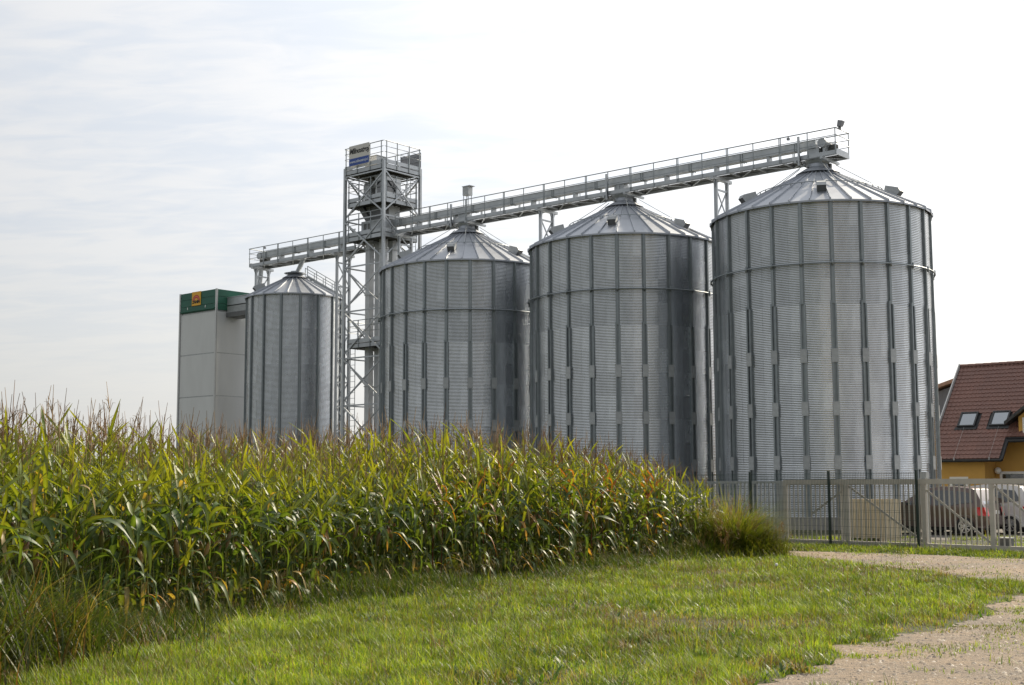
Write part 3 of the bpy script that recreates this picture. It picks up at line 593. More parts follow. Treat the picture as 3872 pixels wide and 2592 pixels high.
q = MB(); q.box(x0+0.03, x1-0.03, y0+0.03, y1-0.03, 13.12, 13.16); q.build('top_cover', 'panel_trim', dr)
for x in (-1.0, 0.75): q = MB(); q.box(x-0.03, x+0.03, y0-0.05, y0-0.032, 12.2, 12.34); q.build('fixing_clip', 'white_frame', dr)
sg = rowthing('dryer_sign', 'yellow sign with a red arch and black lettering on the dryer top', 'sign', -18.35-dl/2-0.12, 1.75+0.04, 12.39)
q = MB(); q.box(-0.43, 0.43, -0.03, 0.0, 0.0, 0.83); q.build('board', 'sign_yellow', sg)
q = MB()
for w0, w1, m_ in ((0.31, 0.37, 'sign_red'), (0.24, 0.31, 'sign_pink'), (0.18, 0.24, 'sign_red')):
    q = MB(); n_ = 18; q.add([(w*math.cos(PI*k/n_), -0.033, 0.27+w*math.sin(PI*k/n_)) for w in (w0, w1-0.004) for k in range(n_+1)], [(k, k+1, n_+2+k, n_+1+k) for k in range(n_)]); q.build('arch_band', m_, sg)
link('lettering', textmesh('ZANIN', 0.245, 'ink_black', weight=0.012, sx=0.95), sg, (0, -0.036, 0.21), (PI/2, 0, 0))
rowbox('dryer_link_duct', 'pale green and grey boxed duct joining the dryer top and the slim silo', 'duct', -16.95, 0.55, 11.3,
       [('lower_panel', 'galv_plate', (-1.30, 0.70, -0.5, 0.5, 0.55, 0.93)), ('upper_panel', 'steel', (-1.30, 0.70, -0.5, 0.5, 0.99, 1.42)), ('floor_frame', 'steel_dark', (-1.32, 0.72, -0.55, 0.55, 0.28, 0.545)), ('post', 'steel', (0.72, 0.80, -0.55, -0.47, -11.3, 1.45)), ('post', 'steel', (0.72, 0.80, 0.47, 0.55, -11.3, 1.45)), ('cover', 'steel', (-1.32, 0.75, -0.53, 0.53, 1.425, 1.47))])
rowbox('screw_housing', 'grey box housing on the far side of the slim silo roof', 'machine', -17.0, -0.9, 12.2, [('housing', 'steel', (-0.2, 1.2, -0.35, 0.35, 0.65, 1.2)), ('stand', 'steel_dark', (0.2, 0.4, -0.2, 0.2, -12.2, 0.648))])
# low sheds seen between the slim silo and the tower
def shed(s0, s1, t, zt, label, roofz):
    r = rowthing('low_shed', label, 'shed', (s0+s1)/2, t, 0, 'low sheds behind the tower'); h = (s1-s0)/2
    q = MB(); q.box(-h, h, 0, 6, 0, zt); q.build('wall', 'shed_wall', r); q = MB(); q.box(-h-0.3, h+0.3, -0.4, 6.4, zt+0.003, zt+roofz); q.build('roof', 'galv_plate', r)
shed(-16, -9.5, -9, 4.9, 'low grey shed with a flat roof behind the lattice tower', 0.25); shed(-9.3, -4.0, -8.6, 5.3, 'taller grey shed with a flat roof behind the elevator trunks', 0.2)

# ================================================================== orange house (local x along the row direction, -y towards the camera)
HP = Vector((22.67, 66.0)); hs = thing('orange_house', 'orange plastered house with a brown tiled roof and two skylights', 'house', (HP.x, HP.y, 0), ROWANG)
RZ, RS = 7.58, 1.07
def rz(t): return RZ-RS*abs(t)
q = MB(); q.box(0.35, 2.53, -3.95, 3.9, 0, 3.15); q.box(2.533, 13, -2.6, 3.9, 0, 3.6)
q.add([(0.35, -3.9, 3.153), (0.35, 3.9, 3.153), (0.35, 0, rz(0)-0.3), (0.65, -3.9, 3.153), (0.65, 3.9, 3.153), (0.65, 0, rz(0)-0.3)], [(0, 1, 2), (3, 5, 4), (0, 2, 5, 3), (1, 4, 5, 2), (0, 3, 4, 1)])
q.build('wall', 'plaster_orange', hs)
nrm = Vector((0, -RS, 1)).normalized()
def roofpt(s, t, off=0.0):                                  # t>0 is the slope facing the camera
    sg = 1 if t >= 0 else -1; nv = Vector((0, -sg*RS, 1)).normalized(); return Vector((s, -t, rz(t)))+nv*off
q = MB()
def slab(pts, th):
    a = [roofpt(s, t, -0.02) for s, t in pts]; b = [roofpt(s, t, -0.02-th) for s, t in pts]; n = len(pts)
    q.add(a+b, [tuple(range(n)), tuple(range(2*n-1, n-1, -1))]+[(i, (i+1) % n, n+(i+1) % n, n+i) for i in range(n)])
slab([(0.02, 0), (13.4, 0), (13.4, 3.56), (3.44, 3.56), (3.44, 4.42), (0.02, 4.42)], 0.14); slab([(0.02, -0.001), (13.4, -0.001), (13.4, -4.42), (0.02, -4.42)], 0.14)
rf = q.build('roof', 'dark_trim', hs)
# tiles: curved pan tiles laid in courses
tp = 0.21; tc_ = 0.275; sl_ = math.hypot(1, RS); tiles = MB(); ncourse = int(4.42*sl_/tc_)
SKY = ((0.93, 1.78, 2.36, 3.02), (2.48, 3.32, 2.36, 3.02))
for i in range(ncourse+1):
    t1 = 4.44-i*tc_/sl_; t0 = max(t1-tc_*1.12/sl_, 0.02)
    if t1 <= 0.1: break
    off = 0.0
    for j in range(int(13.3/tp)):
        s0 = 0.04+j*tp+off; s1 = s0+tp
        if t1 > 3.6 and s1 > 3.46: continue
        if any(a < s1 and s0 < b and c < t1-0.05 and t0 < d for a, b, c, d in SKY): continue
        if s0 > 7: continue
        h = random.uniform(0.028, 0.036); prof = [(0, 0.012), (0.25, h+0.012), (0.5, 0.018), (0.75, 0.008), (1, 0.012)]
        vs = [roofpt(s0+(s1-s0)*a, t1, b+0.02) for a, b in prof]+[roofpt(s0+(s1-s0)*a, t0, b-0.012) for a, b in prof]+[roofpt(s0+(s1-s0)*a, t1, -0.012) for a, b in prof]
        tiles.add(vs, [(k, k+1, 6+k, 5+k) for k in range(4)]+[(k+1, k, 10+k, 11+k) for k in range(4)])
o = tiles.build('roof_tiles', 'roof_tile', rf, fix=False); o['kind'] = 'stuff'
for k in range(34):
    x = 0.04+k*0.39; q = MB(); n_ = 7; r0, r1 = 0.115, 0.13
    q.add([(x-0.02, -r1*math.cos(PI*a/(n_-1)), RZ+r1*math.sin(PI*a/(n_-1))-0.03) for a in range(n_)]+[(x+0.40, -r0*math.cos(PI*a/(n_-1)), RZ+r0*math.sin(PI*a/(n_-1))-0.03) for a in range(n_)], [(a, a+1, n_+a+1, n_+a) for a in range(n_-1)]+[tuple(range(n_))]); q.build('ridge_tile', 'roof_tile', rf)
q = MB(); q.bar(roofpt(0.0, 0.0, 0.06), roofpt(0.0, 4.44, 0.06), 0.05, 0.24, nrm); q.build('verge_board', 'panel_trim', rf)
q = MB(); q.tube([roofpt(0.0, 4.47, -0.07), roofpt(3.5, 4.47, -0.07)], 0.075, 8); q.tube([roofpt(3.5, 4.47, -0.07), roofpt(3.5, 3.6, -0.07)], 0.07, 8); q.tube([roofpt(3.5, 3.62, -0.09), roofpt(13.4, 3.62, -0.09)], 0.075, 8); q.build('gutter', 'dark_trim', rf)
for a, b, c, d in SKY:
    sk = thing('x', '', ''); bpy.data.objects.remove(sk)
    q = MB(); w = 0.075
    def strip(s0, s1, t0, t1, o0, o1):
        vs = [roofpt(s0, t1, o0), roofpt(s1, t1, o0), roofpt(s1, t0, o0), roofpt(s0, t0, o0), roofpt(s0, t1, o1), roofpt(s1, t1, o1), roofpt(s1, t0, o1), roofpt(s0, t0, o1)]
        q.add(vs, [(0, 3, 2, 1), (4, 5, 6, 7), (0, 1, 5, 4), (1, 2, 6, 5), (2, 3, 7, 6), (3, 0, 4, 7)])
    strip(a, b, d-0.05, d, 0, 0.11); strip(a, b, c, c+0.05, 0, 0.11); strip(a, a+w, c+0.051, d-0.051, 0, 0.11); strip(b-w, b, c+0.051, d-0.051, 0, 0.11); strip(a-0.1, b+0.1, d+0.003, d+0.12, 0.0, 0.05)
    f = q.build('skylight', 'dark_trim', rf)
    q = MB(); strip(a+w+0.002, b-w-0.002, c+0.053, d-0.053, 0.03, 0.075); q.build('skylight_pane', 'glass_sky', rf)
for s_ in (1.3, 2.96):
    q = MB(); q.tube([roofpt(s_, 3.06, 0.09), roofpt(s_, 4.44, 0.09)], 0.006, 5); q.tube([roofpt(s_, 4.44, 0.09), roofpt(s_, 4.50, 0.0)], 0.03, 6); q.build('lightning_wire', 'gate_galv', rf)
# window left, door and lamp in the recess
q = MB(); q.box(0.85, 1.73, -4.0, -3.953, 0.75, 0.87); q.box(0.85, 1.73, -4.0, -3.953, 1.86, 2.0); q.box(0.85, 0.97, -4.0, -3.953, 0.873, 1.857); q.box(1.61, 1.73, -4.0, -3.953, 0.873, 1.857); wn = q.build('window', 'white_frame', hs)
q = MB(); q.box(0.972, 1.608, -3.975, -3.956, 0.873, 1.857); q.build('pane', 'glass_dark', wn)
for k in range(9): q = MB(); z = 0.92+k*0.1; q.box(0.98, 1.6, -3.993, -3.977, z, z+0.055); q.build('shutter_slat', 'sign_grey', wn)
q = MB(); q.box(2.74, 3.98, -2.66, -2.603, 2.12, 2.24); q.box(2.74, 2.86, -2.66, -2.603, 0.1, 2.117); q.box(3.86, 3.98, -2.66, -2.603, 0.1, 2.117); dd = q.build('door', 'white_frame', hs)
q = MB(); q.box(2.862, 3.858, -2.635, -2.606, 0.1, 2.117); q.build('door_glass', 'glass_dark', dd)
for k in range(10): q = MB(); z = 1.4+k*0.07; q.box(3.25, 3.84, -2.645, -2.637, z, z+0.04); q.build('blind_slat', 'sign_grey', dd)
q = MB(); n_ = 16; q.lathe([(0.001, 2.12)]+[(0.16*math.sin(PI*k/10), 2.28-0.16*math.cos(PI*k/10)) for k in range(1, 10)]+[(0.001, 2.44)], n_, 2.72, -2.82, caps=False); q.build('globe_lamp', 'lamp_glass', hs, True)
q = MB(); q.box(2.69, 2.75, -2.68, -2.603, 2.24, 2.32); q.build('lamp_arm', 'dark_trim', hs)
# dormer gable on the far end
q = MB(); ds, dt0 = 5.5, 3.3
q.add([(ds-1.55, -dt0, 3.7), (ds+1.55, -dt0, 3.7), (ds+1.55, -dt0, 4.75), (ds, -dt0, 5.95), (ds-1.55, -dt0, 4.75), (ds-1.55, -1.2, 3.7), (ds+1.55, -1.2, 3.7), (ds+1.55, -1.2, 4.75), (ds, -1.2, 5.95), (ds-1.55, -1.2, 4.75)],
      [(0, 1, 2, 3, 4), (9, 8, 7, 6, 5), (0, 4, 9, 5), (1, 6, 7, 2), (4, 3, 8, 9), (3, 2, 7, 8), (0, 5, 6, 1)]); dm = q.build('dormer_wall', 'plaster_orange', hs)
for sg in (-1, 1):
    q = MB(); up = Vector((-sg*0.6, 0, 1)); q.add([(ds, -dt0-0.35, 6.12), (ds+sg*2.1, -dt0-0.35, 4.55), (ds+sg*2.1, -0.9, 4.55), (ds, -0.9, 6.12), (ds, -dt0-0.35, 5.97), (ds+sg*2.1, -dt0-0.35, 4.38), (ds+sg*2.1, -0.9, 4.38), (ds, -0.9, 5.97)], [(0, 1, 2, 3), (7, 6, 5, 4), (0, 4, 5, 1), (1, 5, 6, 2), (2, 6, 7, 3), (3, 7, 4, 0)]); q.build('dormer_roof', 'dark_trim', hs)
q = MB(); q.box(ds-1.35, ds-0.3, -dt0-0.05, -dt0-0.003, 3.75, 4.72); w2 = q.build('dormer_window', 'white_frame', hs); q = MB(); q.box(ds-1.27, ds-0.38, -dt0-0.065, -dt0-0.053, 3.83, 4.64); q.build('pane', 'glass_sky', w2)
# grey neighbour wing behind
gh = thing('grey_house', 'grey rendered building with a pale tiled roof behind the orange house', 'house', (HP.x, HP.y, 0), ROWANG)
q = MB(); q.add([(-9, 5.0, 0), (-0.6, 5.0, 0), (-0.6, 5.0, 7.55), (-4.5, 5.0, 6.35), (-9, 5.0, 5.0), (-9, 11, 0), (-0.6, 11, 0), (-0.6, 11, 7.55), (-4.5, 11, 6.35), (-9, 11, 5.0)], [(0, 1, 2, 3, 4), (9, 8, 7, 6, 5), (0, 4, 9, 5), (1, 6, 7, 2), (2, 7, 8, 3), (3, 8, 9, 4), (0, 5, 6, 1)]); q.build('wall', 'plaster_grey', gh)
q = MB(); q.add([(-9.3, 4.6, 5.0), (-0.6, 4.6, 7.66), (-0.6, 11.4, 7.66), (-9.3, 11.4, 5.0), (-9.3, 4.6, 5.2), (-0.6, 4.6, 7.86), (-0.6, 11.4, 7.86), (-9.3, 11.4, 5.2)], [(0, 3, 2, 1), (4, 5, 6, 7), (0, 1, 5, 4), (1, 2, 6, 5), (2, 3, 7, 6), (3, 0, 4, 7)]); q.build('roof', 'roof_tile_pale', gh)

# ================================================================== mesh fence, sliding gate, bar fence
GP = Vector((8.788, 36.618)); GD = Vector((0.667, -0.745)); GN = Vector((0.745, 0.667)); GA = math.atan2(GD.y, GD.x)
def gate_thing(name, label, cat, a, off, group=None): p = GP+GD*a+GN*off; return thing(name, label, cat, (p.x, p.y, 0), GA, group)
mf = gate_thing('mesh_fence', 'dark green wire mesh fence with slim posts in front of the sliding gate', 'fence', 0, 0)
PA = [-8.17, -5.445, -2.722, 0.0, 2.722]
for a in PA:
    q = MB(); q.box(a-0.028, a+0.028, -0.028, 0.028, 0.0, 2.03); po = q.build('post', 'fence_green', mf); q = MB(); q.box(a-0.033, a+0.033, -0.033, 0.033, 2.031, 2.05); q.build('post_cap', 'fence_green', po)
for a, b in zip(PA[:-1], PA[1:]):
    q = MB(); n = int((b-a-0.08)/0.05)
    for k in range(n+1): x = a+0.04+(b-a-0.08)*k/n; q.box(x-0.0028, x+0.0028, 0.031, 0.0366, 0.05, 2.0)
    for z in (0.08, 0.28, 0.33, 0.53, 0.73, 0.93, 0.98, 1.18, 1.38, 1.58, 1.63, 1.83, 1.97): q.box(a+0.04, b-0.04, 0.037, 0.043, z-0.003, z+0.003)
    q.build('mesh_panel', 'wire_green', mf)['kind'] = 'stuff'
gt = gate_thing('sliding_gate', 'beige painted steel sliding gate with upright bars and slanted braces', 'gate', 0, 0.22)
A0, A1 = -1.675, 7.6
q = MB(); q.box(A0, A1, -0.05, 0.05, 1.678, 1.812); q.build('top_rail', 'gate_paint', gt); q = MB(); q.box(A0, A1, -0.06, 0.06, 0.012, 0.135); q.build('bottom_rail', 'gate_paint', gt)
ST = [-1.63, 0.435, 2.80, 4.70, 6.6]
for a in ST: q = MB(); q.box(a-0.06, a+0.06, -0.045, 0.045, 0.137, 1.676); q.build('stile', 'gate_paint', gt)
for a, b in zip(ST[:-1], ST[1:]):
    n = round((b-a)/0.148)
    for k in range(1, n): x = a+(b-a)*k/n; q = MB(); q.box(x-0.0185, x+0.0185, -0.022, -0.002, 0.138, 1.675); q.build('bar', 'gate_paint', gt)
for (a, za, b, zb_) in ((0.5, 1.62, 2.72, 0.18), (2.87, 1.52, 4.63, 0.2), (4.78, 1.62, 6.52, 0.2), (0.36, 1.55, -0.75, 0.85)):
    q = MB(); q.bar((a, 0.006, za), (b, 0.006, zb_), 0.012, 0.055); q.build('brace', 'brace_paint', gt)
gp = gate_thing('gate_post', 'square grey gate guide post with a small box on top behind a green post', 'post', 2.73, 0.36)
q = MB(); q.box(-0.08, 0.08, -0.08, 0.08, 0, 1.84); q.build('post', 'gate_galv', gp); q = MB(); q.box(-0.06, 0.12, -0.09, 0.05, 1.842, 2.0); q.build('guide_box', 'gate_galv', gp)
gp = gate_thing('gate_post', 'square grey gate guide post behind the gate beside the wooden crate', 'post', 0.22, 0.37); q = MB(); q.box(-0.07, 0.07, -0.07, 0.07, 0, 1.80); q.build('post', 'gate_galv', gp); q = MB(); q.box(-0.075, 0.075, -0.075, 0.075, 1.802, 1.82); q.build('post_cap', 'gate_galv', gp)
bf = gate_thing('bar_fence', 'grey galvanised bar fence continuing beyond the gate behind the weeds', 'fence', 0, 0.30)
q = MB(); q.box(-7.6, -1.88, -0.035, 0.035, 1.712, 1.785); q.build('top_rail', 'gate_galv', bf); q = MB(); q.box(-7.6, -1.88, -0.035, 0.035, 0.10, 0.16); q.build('bottom_rail', 'gate_galv', bf)
for a in (-1.80, -4.7, -7.6): q = MB(); q.box(a-0.075, a+0.075, -0.075, 0.075, 0, 1.79); q.build('post', 'gate_galv', bf)
for k in range(38): x = -1.98-0.148*k; q = MB(); q.box(x-0.016, x+0.016, -0.02, 0.02, 0.162, 1.71); q.build('bar', 'gate_galv', bf)
rb = gate_thing('roller_block', 'small dark gate roller block with a pale lid on the gravel', 'block', 4.93, 0.42); q = MB(); q.box(-0.15, 0.15, -0.10, 0.10, 0, 0.31); q.build('housing', 'steel_dark', rb); q = MB(); q.box(-0.17, 0.17, -0.12, 0.12, 0.312, 0.345); q.build('lid', 'gate_galv', rb)

# ================================================================== wooden crate
cw = (Vector((10.862, 38.695))-Vector((9.921, 39.687))); cang = math.atan2(cw.y, cw.x); cl_ = cw.length
cr_ = thing('wooden_crate', 'tall pale wooden crate of upright boards standing behind the gate', 'crate', (9.921, 39.687, 0), cang)
nb = 11
for face in range(4):
    for k in range(nb):
        w = cl_/nb; q = MB(); a0_ = k*w+0.006; a1_ = (k+1)*w-0.006; dz = random.uniform(-0.008, 0.008); z0, z1 = 0.13, 1.235+dz
        if face == 0: q.box(a0_, a1_, 0, 0.022, z0, z1)
        elif face == 1: q.box(a0_, a1_, 0.98, 1.002, z0, z1)
        elif face == 2: q.box(0.0, 0.022, 0.026+a0_*0.95/cl_, 0.026+a1_*0.95/cl_, z0, z1)
        else: q.box(cl_-0.022, cl_, 0.026+a0_*0.95/cl_, 0.026+a1_*0.95/cl_, z0, z1)
        q.build('board', 'wood', cr_)
q = MB(); q.box(0.03, cl_-0.03, 0.03, 0.97, 0.132, 1.18); q.build('inner_box', 'wood', cr_)
for x in (0.02, cl_/2-0.07, cl_-0.16): q = MB(); q.box(x, x+0.14, 0.01, 0.99, 0.0, 0.098); q.build('runner', 'wood', cr_)
q = MB(); q.box(0, cl_, -0.002, 1.004, 0.10, 0.127); q.build('base_board', 'wood', cr_)

# ================================================================== cars (local +x = rear, parked parallel to the silo row, -y side faces the camera)
def make_car(label, loc, paint, Ln, Hh, Wd, wb, group):
    root = thing('parked_car', label, 'car', loc, ROWANG, group); w2 = Wd/2; fo = (Ln-wb)*0.47; xf, xr = fo, fo+wb; rw = 0.31
    belt = Hh*0.58; zs_ = 0.24
    def yb(z, x=None):
        k = 0 if z <= belt else (z-belt)*0.28
        e = 0.0
        if x is not None: e = 0.10*max(0, 1-x/0.5)**2 + 0.05*max(0, 1-(Ln-x)/0.3)**2
        return w2-0.02-k-(0.05*max(0, (zs_+0.25-z)/0.25))-e
    top = [(0.02, 0.42), (0.0, 0.55), (0.06, 0.74), (0.30, 0.86), (0.80, belt+0.06), (1.02, belt+0.16), (1.55, Hh-0.16), (1.85, Hh-0.06), (2.3, Hh), (Ln-1.1, Hh-0.01), (Ln-0.55, Hh-0.06), (Ln-0.38, Hh-0.13), (Ln-0.14, belt+0.12), (Ln-0.06, belt-0.03), (Ln-0.02, 0.62), (Ln, 0.5), (Ln-0.04, 0.30)]
    def arch(xc): return [(xc+(rw+0.07)*math.cos(a), 0.30+(rw+0.07)*math.sin(a)) for a in [PI*k/10 for k in range(11)]]
    bot = [(Ln-0.10, zs_)]+[(x, max(z, zs_)) for x, z in arch(xr)]+[(x, max(z, zs_)) for x, z in arch(xf)]+[(0.10, zs_)]
    prof = top+bot; n = len(prof); bm = bmesh.new()
    lo = [bm.verts.new((x, -yb(z, x), z)) for x, z in prof]; hi = [bm.verts.new((x, yb(z, x), z)) for x, z in prof]
    fa = bm.faces.new(lo); fb = bm.faces.new(list(reversed(hi)))
    for i in range(n): bm.faces.new((lo[(i+1) % n], lo[i], hi[i], hi[(i+1) % n]))
    bmesh.ops.triangulate(bm, faces=[fa, fb], ngon_method='EAR_CLIP')
    bmesh.ops.recalc_face_normals(bm, faces=bm.faces)
    me = bpy.data.meshes.new('body'); bm.to_mesh(me); bm.free(); me.materials.append(MATS[paint]); body = link('body', me, root)
    bv = body.modifiers.new('bevel', 'BEVEL'); bv.width = 0.045; bv.segments = 3; bv.limit_method = 'ANGLE'; bv.angle_limit = R_(40)
    me.polygons.foreach_set('use_smooth', [True]*len(me.polygons)); wn_ = body.modifiers.new('wn', 'WEIGHTED_NORMAL')
    def sideglass(pts, name, sgn):
        q = MB(); a = [(x, sgn*(yb(z, x)+0.006), z) for x, z in pts]; b = [(x, sgn*(yb(z, x)-0.02), z) for x, z in pts]; m = len(pts)
        q.add(a+b, [tuple(range(m)), tuple(range(2*m-1, m-1, -1))]+[(i, (i+1) % m, m+(i+1) % m, m+i) for i in range(m)]); q.build(name, 'glass_dark', root)
    b0, t0 = belt+0.05, Hh-0.15
    for sgn in (-1, 1):
        sideglass([(1.02, b0), (1.30, b0), (1.30, belt+0.20)], 'quarter_window', sgn)
        sideglass([(1.36, b0), (1.98, b0), (1.98, t0+0.02), (1.74, t0), (1.36, belt+0.24)], 'front_window', sgn)
        sideglass([(2.05, b0), (2.72, b0), (2.74, b0+0.1), (2.72, t0+0.01), (2.05, t0+0.02)], 'rear_window', sgn)
        sideglass([(2.80, b0+0.03), (Ln-0.42, b0+0.10), (Ln-0.60, t0-0.06), (2.80, t0)], 'quarter_window', sgn)
        for x in (1.86, 2.66): q = MB(); q.box(x-0.10, x+0.06, sgn*(w2-0.015) if sgn > 0 else -w2-0.005, w2+0.005 if sgn > 0 else -w2+0.015, belt-0.12, belt-0.085); q.build('door_handle', paint, root)
        q = MB(); yy = sgn*(w2+0.07); q.box(1.02, 1.14, yy-0.08, yy+0.08, belt+0.02, belt+0.16); q.build('mirror', paint, root)
        q = MB(); q.add([(Ln-0.33, sgn*(w2-0.075), 0.93), (Ln-0.10, sgn*(w2-0.09), 0.92), (Ln-0.05, sgn*(w2-0.10), 0.64), (Ln-0.26, sgn*(w2-0.05), 0.66), (Ln-0.33, sgn*(w2-0.005), 0.93), (Ln-0.06, sgn*(w2-0.03), 0.92), (Ln+0.015, sgn*(w2-0.06), 0.64), (Ln-0.26, sgn*(w2+0.004), 0.66), (Ln-0.04, sgn*(w2-0.28), 0.92), (Ln+0.02, sgn*(w2-0.28), 0.64)],
                        [(4, 5, 6, 7), (5, 8, 9, 6), (0, 3, 2, 1), (0, 4, 7, 3), (0, 1, 8, 5, 4), (3, 7, 6, 9, 2), (1, 2, 9, 8)]); q.build('tail_light', 'tail_red', root)
    q = MB(); zA, zB = belt+0.10, Hh-0.17; xA, xB = Ln-0.155, Ln-0.405
    q.add([(xA+0.03, -0.60, zA), (xA+0.03, 0.60, zA), (xB+0.035, 0.54, zB), (xB+0.035, -0.54, zB), (xA-0.02, -0.60, zA), (xA-0.02, 0.60, zA), (xB-0.02, 0.54, zB), (xB-0.02, -0.54, zB)], [(0, 1, 2, 3), (7, 6, 5, 4), (0, 4, 5, 1), (1, 5, 6, 2), (2, 6, 7, 3), (3, 7, 4, 0)]); q.build('rear_screen', 'glass_sky', root)
    q = MB(); q.add([(0.93, -0.66, belt+0.135), (0.93, 0.66, belt+0.135), (1.50, 0.58, Hh-0.17), (1.50, -0.58, Hh-0.17), (0.97, -0.66, belt+0.115), (0.97, 0.66, belt+0.115), (1.54, 0.58, Hh-0.20), (1.54, -0.58, Hh-0.20)], [(0, 1, 2, 3), (7, 6, 5, 4), (0, 4, 5, 1), (1, 5, 6, 2), (2, 6, 7, 3), (3, 7, 4, 0)]); q.build('windscreen', 'glass_dark', root)
    q = MB(); q.box(Ln-0.02, Ln+0.028, -0.26, 0.26, 0.70, 0.81); q.build('number_plate', 'plate_white', root)
    q = MB(); q.box(Ln-0.10, Ln+0.05, -w2+0.12, w2-0.12, 0.36, 0.54); q.build('rear_bumper', paint, root)
    q = MB(); q.box(0.2, Ln-0.2, -w2+0.16, w2-0.16, 0.17, 0.5); q.build('underbody', 'interior', root)
    for x in (xf, xr):
        for sgn in (-1, 1):
            q = MB(); y1_ = sgn*(w2-0.01); y0_ = sgn*(w2-0.20); pr = [(rw*0.62, y0_), (rw*0.95, y0_), (rw, y0_+sgn*0.03), (rw, y1_-sgn*0.03), (rw*0.95, y1_), (rw*0.66, y1_)]
            q.lathe(pr, 28, x, rw, axis='y', caps=False)
            ty = q.build('wheel', 'tyre', root, True)
            q = MB(); q.lathe([(rw*0.66, y1_-sgn*0.005), (rw*0.60, y1_-sgn*0.04), (0.001, y1_-sgn*0.05)], 28, x, rw, axis='y', caps=False); q.build('wheel_disc', 'interior', ty)
            q = MB()
            for k in range(9):
                a = 2*PI*k/9; c1, s1 = math.cos(a), math.sin(a); p = Vector((x+0.03*c1, y1_-sgn*0.025, rw+0.03*s1)); e = Vector((x+rw*0.64*c1, y1_-sgn*0.012, rw+rw*0.64*s1)); q.bar(p, e, 0.034, 0.02, (0, 1, 0))
            q.lathe([(rw*0.68, y1_-sgn*0.012), (rw*0.68, y1_+sgn*0.002), (rw*0.60, y1_+sgn*0.002), (rw*0.60, y1_-sgn*0.012)], 28, x, rw, axis='y', caps=False); q.lathe([(0.05, y1_-sgn*0.03), (0.05, y1_-sgn*0.006), (0.001, y1_)], 12, x, rw, axis='y', caps=False)
            q.build('rim', 'rim', ty)
    return root
UX = Vector((UU.x, UU.y, 0)); TX = Vector((TT.x, TT.y, 0))
gc = 'cars parked behind the gate'
fw = Vector((12.796, 44.476, 0)); fo_ = (3.8-2.45)*0.47
make_car('dark brown compact hatchback parked behind the gate next to the end silo', fw-UX*fo_-TX*0.84, 'car_brown', 3.80, 1.60, 1.70, 2.45, gc)
ww = Vector((16.50, 43.885, 0)); fo2 = (3.95-2.5)*0.47
make_car('white hatchback with upright red tail lights parked beyond the brown car', ww-UX*(fo2+2.5)-TX*0.86, 'car_white', 3.95, 1.66, 1.72, 2.5, gc)
make_car('silver roofed car mostly hidden behind the white car', ww-UX*(fo2+1.2)-TX*3.9+Vector((0.8, 0, 0)), 'car_silver', 4.0, 1.80, 1.75, 2.5, gc)

# ================================================================== maize field
EDGE = [Vector(p) for p in ((-5.25, 10.2), (-4.85, 12.56), (-4.53, 14.22), (-4.03, 15.9), (-3.34, 17.73), (-2.46, 20.05), (-1.26, 22.1), (1.08, 25.79), (3.16, 29.3), (4.75, 31.9), (5.35, 32.8))]
seglen = [(EDGE[i+1]-EDGE[i]).length for i in range(len(EDGE)-1)]; TOTL = sum(seglen)
def edge_at(d):
    for i, l in enumerate(seglen):
        if d <= l or i == len(seglen)-1:
            a, b = EDGE[i], EDGE[i+1]; p = a+(b-a)*(d/l); break
        d -= l
    return p
def edge_dir(d): v = edge_at(min(d+1.2, TOTL))-edge_at(max(d-1.2, 0)); v.normalize(); return v
def leaf_geo(Lf, Wf, a0, bend, bpos, wave, twist, g0, g1, mid, seg=8, rg=random):
    vs, fs, cs = [], [], []; x = z = 0.0; ph = rg.uniform(0, 6); st = Lf/seg
    for i in range(seg+1):
        t = i/seg; th = a0-bend*(1/(1+math.exp(-(t-bpos)*9))-1/(1+math.exp(bpos*9)))
        if i: x += math.cos(th)*st; z += math.sin(th)*st
        w = Wf*0.5*min(1, 0.45+t*3.2)*max(0.02, (1-t**2.3))**0.85
        nx, nz = -math.sin(th), math.cos(th); tw = twist*t; wv = wave*math.sin(ph+t*11)*w*2
        for sd in (-1, 0, 1):
            lift = (0.28*w if sd else 0.0)+(wv*sd if sd else 0)
            yy = sd*w*math.cos(tw); lf = lift+sd*w*math.sin(tw)
            vs.append((x+nx*lf, yy, z+nz*lf))
            c = [g0[k]*(1-t)+g1[k]*t for k in range(3)]; c = mid if sd == 0 else c
            cs.append(tuple(c))
    for i in range(seg):
        for j in range(2): a = i*3+j; fs.append((a, a+1, a+4, a+3))
    return vs, fs, cs
GREENS = [((0.092, 0.128, 0.014), (0.165, 0.178, 0.020)), ((0.074, 0.112, 0.014), (0.135, 0.150, 0.020)), ((0.118, 0.150, 0.016), (0.225, 0.200, 0.032)), ((0.098, 0.132, 0.014), (0.185, 0.165, 0.028))]  # upper leaves: younger, yellower green, with some backlight put into the colour
DEEP = [((0.030, 0.066, 0.012), (0.052, 0.086, 0.016)), ((0.024, 0.056, 0.017), (0.040, 0.075, 0.020)), ((0.042, 0.074, 0.011), (0.105, 0.095, 0.020)), ((0.034, 0.062, 0.013), (0.060, 0.085, 0.016))]  # lower leaves: darker blue-green, with the shade low in the crop painted in
REDS = [((0.10, 0.11, 0.015), (0.36, 0.12, 0.02)), ((0.16, 0.05, 0.02), (0.30, 0.09, 0.02)), ((0.075, 0.10, 0.015), (0.28, 0.17, 0.03))]
DRY = [((0.22, 0.16, 0.06), (0.34, 0.25, 0.12)), ((0.26, 0.14, 0.05), (0.36, 0.22, 0.10))]
rg = random.Random(21)
LEAFD = {'up': [], 'mid': [], 'low': [], 'redup': [], 'redlow': [], 'dry': []}
